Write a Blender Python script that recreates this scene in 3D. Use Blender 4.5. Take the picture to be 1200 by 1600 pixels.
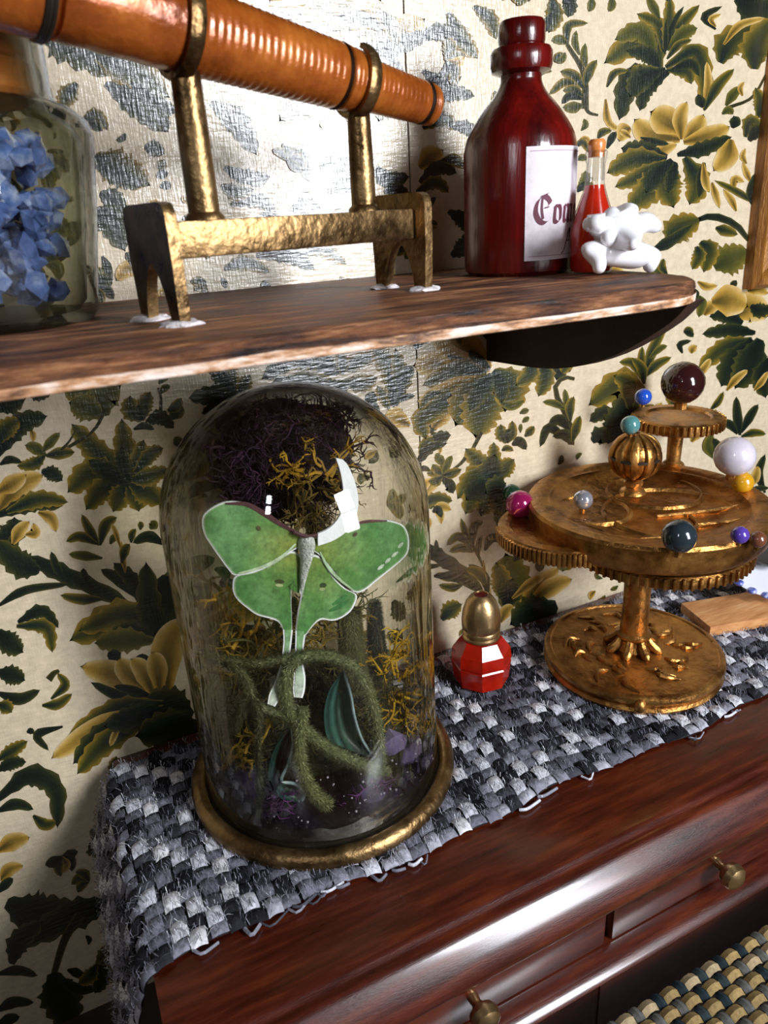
import bpy, bmesh, math, random
from mathutils import Vector, Matrix, noise
from math import sin, cos, pi, radians, sqrt, atan2, asin
rnd = random.Random(7)
for o in list(bpy.data.objects): bpy.data.objects.remove(o)
SC = bpy.context.scene
COL = SC.collection

# ------------------------------------------------------------------ camera
FPX = 1120.0                                   # focal length in pixels of the 1200x1600 frame
YAW, PITCH, ROLL = radians(24.5), radians(22.5), radians(3.4)
CAM = Vector((0.0, -1.6, 1.217))
_f = Vector((sin(YAW)*cos(PITCH), cos(YAW)*cos(PITCH), -sin(PITCH)))
_r = Vector((cos(YAW), -sin(YAW), 0)); _d = _f.cross(_r)
R_ = cos(ROLL)*_r + sin(ROLL)*_d; D_ = -sin(ROLL)*_r + cos(ROLL)*_d
cd = bpy.data.cameras.new('camera'); cam = bpy.data.objects.new('camera', cd); COL.objects.link(cam)
m = Matrix((( R_.x, -D_.x, -_f.x, CAM.x), (R_.y, -D_.y, -_f.y, CAM.y), (R_.z, -D_.z, -_f.z, CAM.z), (0,0,0,1)))
cam.matrix_world = m
cd.sensor_fit = 'VERTICAL'; cd.sensor_height = 24; cd.lens = 24*FPX/1600; cd.clip_start = .01
cd.dof.use_dof = True; cd.dof.focus_distance = 1.72; cd.dof.aperture_fstop = 2.4
SC.camera = cam

# ------------------------------------------------------------------ world, window light, exposure
w = bpy.data.worlds.new('room_dimness'); SC.world = w; w.use_nodes = True
w.node_tree.nodes['Background'].inputs[0].default_value = (.95, .74, .5, 1)
w.node_tree.nodes['Background'].inputs[1].default_value = .022
LAZ, LEL, LD = radians(24), radians(15), 4.0
def window_pane(el, h, wd, power, az=LAZ):
    l = bpy.data.lights.new('window_pane_light', 'AREA'); l.shape = 'RECTANGLE'; l.size = wd; l.size_y = h
    l.energy = power; l.color = (.90, .93, 1.0)
    o = bpy.data.objects.new('window_pane_light', l); COL.objects.link(o)
    tgt = Vector((.45, -.2, .45))
    dv = Vector((sin(az)*cos(el), -cos(az)*cos(el), sin(el)))
    o.location = tgt + dv*LD
    o.rotation_euler = (-dv).to_track_quat('-Z', 'Y').to_euler()
    return o
window_pane(radians(25.5), 1.0, .78, 160)
window_pane(radians(9.5), 1.0, .78, 68)
window_pane(radians(36), .42, .24, 8, radians(-41))       # narrow side window
window_pane(radians(28), .42, .24, 8, radians(-41))
vs = SC.view_settings
vs.view_transform = 'Standard'; vs.look = 'None'; vs.exposure = 0.0; vs.gamma = 1.0; vs.use_curve_mapping = False
try:
    SC.cycles.use_denoising = True; SC.cycles.max_bounces = 12; SC.cycles.transparent_max_bounces = 24
    SC.cycles.transmission_bounces = 12; SC.cycles.sample_clamp_indirect = 6
except Exception: pass

# ------------------------------------------------------------------ helpers
def ray(px, py):
    return R_*((px-600)/FPX) + D_*((py-800)/FPX) + _f
def onY(px, py, y=0.0):
    r = ray(px, py); return CAM + r*((y-CAM.y)/r.y)
def onZ(px, py, z=0.0):
    r = ray(px, py); return CAM + r*((z-CAM.z)/r.z)
def proj(p):
    v = Vector(p)-CAM; z = v.dot(_f); return (600+FPX*v.dot(R_)/z, 800+FPX*v.dot(D_)/z)

def cat_rom(pts, n):
    pts = [Vector(p) for p in pts]
    if len(pts) == 2:
        return [pts[0].lerp(pts[1], i/(n-1)) for i in range(n)]
    P = [pts[0]*2-pts[1]] + pts + [pts[-1]*2-pts[-2]]
    out = []; seg = len(pts)-1
    for i in range(n):
        t = i/(n-1)*seg; k = min(int(t), seg-1); u = t-k
        a, b, c, d = P[k:k+4]
        out.append(.5*((2*b)+(c-a)*u+(2*a-5*b+4*c-d)*u*u+(3*b-a-3*c+d)*u**3))
    return out

class MB:
    def __init__(s): s.v = []; s.f = []; s.c = []; s.mi = []
    def add(s, vs, fs, col=None):
        n = len(s.v); s.v += [tuple(p) for p in vs]; s.f += [tuple(i+n for i in f) for f in fs]
        if col is None: col = (1,1,1)
        s.c += (list(col) if (len(col) and hasattr(col[0], '__len__')) else [col]*len(vs))
    def box(s, c, d, rot=None, bev=0, col=None):
        bm = bmesh.new(); bmesh.ops.create_cube(bm, size=1)
        bmesh.ops.scale(bm, vec=Vector(d), verts=bm.verts)
        if bev: bmesh.ops.bevel(bm, geom=bm.edges[:], offset=bev, segments=2, affect='EDGES', profile=.6)
        if rot is not None: bmesh.ops.rotate(bm, matrix=rot, verts=bm.verts)
        bmesh.ops.translate(bm, vec=Vector(c), verts=bm.verts); s.bm(bm, col)
    def bm(s, bm, col=None):
        bm.verts.index_update()
        s.add([v.co.copy() for v in bm.verts], [[v.index for v in f.verts] for f in bm.faces], col); bm.free()
    def lathe(s, prof, c=(0,0,0), n=48, axis=None, col=None, closed=False):
        c = Vector(c); M = Matrix.Identity(3) if axis is None else Vector((0,0,1)).rotation_difference(Vector(axis)).to_matrix()
        vs = []; fs = []; rings = []
        for r, z in prof:
            if r < 1e-6: rings.append([len(vs)]); vs.append(c+M@Vector((0,0,z)))
            else:
                rings.append(list(range(len(vs), len(vs)+n)))
                vs += [c+M@Vector((r*cos(2*pi*i/n), r*sin(2*pi*i/n), z)) for i in range(n)]
        for a, b in zip(rings, rings[1:]+([rings[0]] if closed else [])):
            for i in range(n):
                j = (i+1) % n
                if len(a) == 1 and len(b) == 1: continue
                if len(a) == 1: fs.append((a[0], b[j], b[i]))
                elif len(b) == 1: fs.append((a[i], a[j], b[0]))
                else: fs.append((a[i], a[j], b[j], b[i]))
        s.add(vs, [f[::-1] if False else f for f in fs], col)
    def tube(s, pts, rad, n=8, cap=True, col=None, flat=1.0):
        pts = [Vector(p) for p in pts]; vs = []; fs = []
        R = rad if hasattr(rad, '__len__') else [rad]*len(pts)
        up = Vector((.13, .2, .97)); prev = None
        for i, p in enumerate(pts):
            t = (pts[min(i+1, len(pts)-1)]-pts[max(i-1, 0)])
            if t.length < 1e-9: t = Vector((0,0,1))
            t.normalize()
            if prev is None:
                a = t.cross(up)
                if a.length < 1e-3: a = t.cross(Vector((1,0,0)))
            else: a = prev-t*prev.dot(t)
            a.normalize(); prev = a; b = t.cross(a)
            vs += [p+R[i]*(a*cos(2*pi*k/n)+flat*b*sin(2*pi*k/n)) for k in range(n)]
        for i in range(len(pts)-1):
            for k in range(n):
                l = (k+1) % n; fs.append((i*n+k, i*n+l, (i+1)*n+l, (i+1)*n+k))
        if cap: fs += [tuple(range(n))[::-1], tuple(range((len(pts)-1)*n, len(pts)*n))]
        s.add(vs, fs, col)
    def sphere(s, c, r, sub=2, sq=(1,1,1), disp=0, freq=8, col=None, seed=0):
        bm = bmesh.new(); bmesh.ops.create_icosphere(bm, subdivisions=sub, radius=1)
        for v in bm.verts:
            d = v.co.normalized(); k = 1+disp*noise.noise(d*freq/4+Vector((seed*3.1, seed*1.7, 0)))*2
            v.co = Vector((d.x*sq[0], d.y*sq[1], d.z*sq[2]))*r*k+Vector(c)
        s.bm(bm, col)
    def prism(s, poly, n, th, col=None):
        # closed outline of 3-D points extruded by th along n (both faces + sides)
        n = Vector(n)*th; k = len(poly); a = [Vector(p) for p in poly]
        s.add(a+[p+n for p in a], [tuple(range(k))[::-1], tuple(range(k, 2*k))]+[(i, (i+1) % k, k+(i+1) % k, k+i) for i in range(k)], col)
    def build(s, name, mat, parent=None, smooth=True, kind=None, colattr=False, auto=None):
        me = bpy.data.meshes.new(name); org = worg(parent)
        me.from_pydata([(v[0]-org.x, v[1]-org.y, v[2]-org.z) for v in s.v], [], s.f); me.validate()
        bm = bmesh.new(); bm.from_mesh(me); bmesh.ops.recalc_face_normals(bm, faces=bm.faces[:])
        bm.to_mesh(me); bm.free()
        if colattr and len(me.vertices) == len(s.c):
            at = me.color_attributes.new('Col', 'FLOAT_COLOR', 'POINT')
            at.data.foreach_set('color', [x for c in s.c for x in (c[0], c[1], c[2], 1.0)])
        if smooth:
            me.polygons.foreach_set('use_smooth', [True]*len(me.polygons))
            try: me.set_sharp_from_angle(angle=auto or radians(38))
            except Exception: pass
        me.update()
        o = bpy.data.objects.new(name, me); COL.objects.link(o); me.materials.append(mat)
        if parent: o.parent = parent
        if kind: o['kind'] = kind
        return o
def worg(p):
    v = Vector((0,0,0))
    while p is not None: v = v+Vector(p.location); p = p.parent
    return v
def tag(o, label=None, cat=None, group=None, kind=None):
    if label: o['label'] = label
    if cat: o['category'] = cat
    if group: o['group'] = group
    if kind: o['kind'] = kind
    return o
def thing(name, loc, label, cat, group=None):
    o = bpy.data.objects.new(name, None); COL.objects.link(o); o.location = loc; o.empty_display_size = .05
    return tag(o, label, cat, group)

# ------------------------------------------------------------------ materials
def new_mat(name):
    m = bpy.data.materials.new(name); m.use_nodes = True; nt = m.node_tree
    return m, nt, nt.nodes['Principled BSDF'], nt.nodes, nt.links
def ramp(nd, stops):
    r = nd.new('ShaderNodeValToRGB'); e = r.color_ramp.elements
    e[0].position, e[0].color = stops[0][0], (*stops[0][1], 1)
    e[1].position, e[1].color = stops[-1][0], (*stops[-1][1], 1)
    for p, c in stops[1:-1]:
        x = e.new(p); x.color = (*c, 1)
    return r
def pm(name, stops, scale=8, stretch=(1,1,1), rough=.5, metal=0, bump=0, bscale=None, rvar=0, detail=6, spec=.5, coat=0, trans=0, ior=1.5, dist=0, crough=.12):
    m, nt, P, nd, lk = new_mat(name)
    tc = nd.new('ShaderNodeTexCoord'); mp = nd.new('ShaderNodeMapping'); mp.inputs['Scale'].default_value = stretch
    lk.new(tc.outputs['Object'], mp.inputs[0])
    n = nd.new('ShaderNodeTexNoise'); n.inputs['Scale'].default_value = scale; n.inputs['Detail'].default_value = detail
    n.inputs['Roughness'].default_value = .65; n.inputs['Distortion'].default_value = dist; lk.new(mp.outputs[0], n.inputs['Vector'])
    r = ramp(nd, stops); lk.new(n.outputs[0], r.inputs[0]); lk.new(r.outputs[0], P.inputs['Base Color'])
    P.inputs['Roughness'].default_value = rough; P.inputs['Metallic'].default_value = metal
    P.inputs['Specular IOR Level'].default_value = spec; P.inputs['IOR'].default_value = ior
    P.inputs['Coat Weight'].default_value = coat; P.inputs['Transmission Weight'].default_value = trans
    P.inputs['Coat Roughness'].default_value = crough
    if rvar:
        mr = nd.new('ShaderNodeMapRange'); mr.inputs[3].default_value = rough-rvar; mr.inputs[4].default_value = rough+rvar
        mr.inputs[1].default_value = .3; mr.inputs[2].default_value = .7
        lk.new(n.outputs[0], mr.inputs[0]); lk.new(mr.outputs[0], P.inputs['Roughness'])
    if bump:
        n2 = nd.new('ShaderNodeTexNoise'); n2.inputs['Scale'].default_value = bscale or scale*4; n2.inputs['Detail'].default_value = 5
        lk.new(mp.outputs[0], n2.inputs['Vector'])
        b = nd.new('ShaderNodeBump'); b.inputs['Strength'].default_value = bump; b.inputs['Distance'].default_value = .01
        lk.new(n2.outputs[0], b.inputs['Height']); lk.new(b.outputs[0], P.inputs['Normal'])
    return m
def attr_mat(name, rough=.6, spec=.4, var=.25, scale=60, bump=.2, weave=False, ior=1.5):
    m, nt, P, nd, lk = new_mat(name)
    a = nd.new('ShaderNodeAttribute'); a.attribute_name = 'Col'
    tc = nd.new('ShaderNodeTexCoord')
    n = nd.new('ShaderNodeTexNoise'); n.inputs['Scale'].default_value = scale; n.inputs['Detail'].default_value = 6; n.inputs['Roughness'].default_value = .7
    lk.new(tc.outputs['Object'], n.inputs['Vector'])
    r = ramp(nd, [(.25, (1-var*1.6,)*3), (.7, (1+var*.5,)*3)]); lk.new(n.outputs[0], r.inputs[0])
    mx = nd.new('ShaderNodeMix'); mx.data_type = 'RGBA'; mx.blend_type = 'MULTIPLY'; mx.inputs[0].default_value = 1
    lk.new(a.outputs['Color'], mx.inputs[6]); lk.new(r.outputs[0], mx.inputs[7]); lk.new(mx.outputs[2], P.inputs['Base Color'])
    P.inputs['Roughness'].default_value = rough; P.inputs['Specular IOR Level'].default_value = spec; P.inputs['IOR'].default_value = ior
    b = nd.new('ShaderNodeBump'); b.inputs['Strength'].default_value = bump; b.inputs['Distance'].default_value = .004
    if weave:                                           # linen-embossed wallpaper: uneven horizontal slubs over a fine cross weave
        mp = nd.new('ShaderNodeMapping'); mp.inputs['Scale'].default_value = (28, 28, 120); lk.new(tc.outputs['Object'], mp.inputs[0])
        n2 = nd.new('ShaderNodeTexNoise'); n2.inputs['Scale'].default_value = 1; n2.inputs['Detail'].default_value = 4; lk.new(mp.outputs[0], n2.inputs['Vector'])
        mp3 = nd.new('ShaderNodeMapping'); mp3.inputs['Scale'].default_value = (260, 260, 40); lk.new(tc.outputs['Object'], mp3.inputs[0])
        n3 = nd.new('ShaderNodeTexNoise'); n3.inputs['Scale'].default_value = 1; n3.inputs['Detail'].default_value = 2; lk.new(mp3.outputs[0], n3.inputs['Vector'])
        ad = nd.new('ShaderNodeMath'); ad.operation = 'MULTIPLY_ADD'; ad.inputs[1].default_value = .35
        lk.new(n3.outputs[0], ad.inputs[0]); lk.new(n2.outputs[0], ad.inputs[2]); lk.new(ad.outputs[0], b.inputs['Height'])
    else: lk.new(n.outputs[0], b.inputs['Height'])
    lk.new(b.outputs[0], P.inputs['Normal'])
    return m

M = {}
M['paper'] = attr_mat('wallpaper_print', rough=.26, spec=.8, var=.16, scale=45, bump=.42, weave=True, ior=1.68)
M['wall'] = pm('wall_board', [(.3, (.06,.05,.035)), (.7, (.1,.08,.06))], rough=.8)
M['floor'] = pm('dark_floor', [(.3, (.02,.012,.008)), (.7, (.05,.03,.02))], rough=.7)
M['mahogany'] = pm('mahogany_varnish', [(.28, (.016,.0025,.001)), (.5, (.058,.008,.0025)), (.72, (.125,.022,.005))], scale=5, stretch=(1,9,9), rough=.34, bump=.14, bscale=70, coat=1.0, rvar=.08, spec=.3, crough=.17)
M['shelfwood'] = pm('shelf_wood', [(.36, (.012,.004,.002)), (.46, (.085,.028,.009)), (.55, (.19,.068,.022)), (.66, (.42,.19,.078))], scale=7, stretch=(1,6,10), rough=.55, bump=.8, bscale=34, rvar=.1)
M['shelfedge'] = pm('shelf_worn_edge', [(.36, (.10,.035,.012)), (.46, (.5,.25,.11)), (.56, (.78,.6,.48)), (.75, (.88,.78,.72))], scale=12, stretch=(1,3,5), rough=.45, bump=.6, bscale=40)
M['brass'] = pm('antique_brass', [(.3, (.06,.034,.014)), (.5, (.23,.14,.058)), (.75, (.42,.28,.125))], scale=14, rough=.36, metal=.95, bump=.25, bscale=70, rvar=.12)
M['gold'] = pm('aged_gold', [(.28, (.13,.05,.012)), (.5, (.42,.2,.05)), (.75, (.68,.36,.1))], scale=16, rough=.36, metal=.92, bump=.35, bscale=55, rvar=.1)
M['capbrass'] = pm('satin_brass', [(.3, (.34,.22,.1)), (.7, (.55,.38,.18))], scale=10, rough=.34, metal=.95, bump=.08, bscale=80)
M['copper'] = pm('orange_lacquered_wood', [(.25, (.12,.022,.003)), (.5, (.36,.085,.010)), (.75, (.60,.19,.024))], scale=9, stretch=(1,1,1), rough=.28, metal=.25, bump=.25, bscale=45, coat=.4, rvar=.08)
M['dark'] = pm('dark_stain', [(.3, (.01,.007,.004)), (.7, (.025,.016,.01))], rough=.5)
M['white'] = pm('white_glaze', [(.3, (.72,.7,.72)), (.7, (.86,.85,.86))], scale=6, rough=.3, coat=.3)
M['glue'] = pm('dried_white_glue', [(.3, (.6,.55,.55)), (.7, (.85,.8,.8))], scale=30, rough=.5, bump=.5)

# ------------------------------------------------------------------ wall, printed wallpaper, floor
SEAM = .8445
wall = MB(); wall.box((.8, .035, .45), (7.2, .06, 2.6)); wall = wall.build('wall_back', M['wall'], smooth=False, kind='structure')
CREAM = (.74, .62, .43)
for x0, x1 in ((-2.6, SEAM-.0022), (SEAM+.0022, 4.2)):
    s = MB(); s.box(((x0+x1)/2, .0024, .45), (x1-x0, .0048, 2.5), col=CREAM); s.build('wallpaper_sheet', M['paper'], wall, smooth=False, colattr=True)
fl = MB(); fl.box((.8, -1.5, -.83), (7.2, 3.2, .06)); fl.build('floor', M['floor'], smooth=False, kind='structure')

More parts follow.
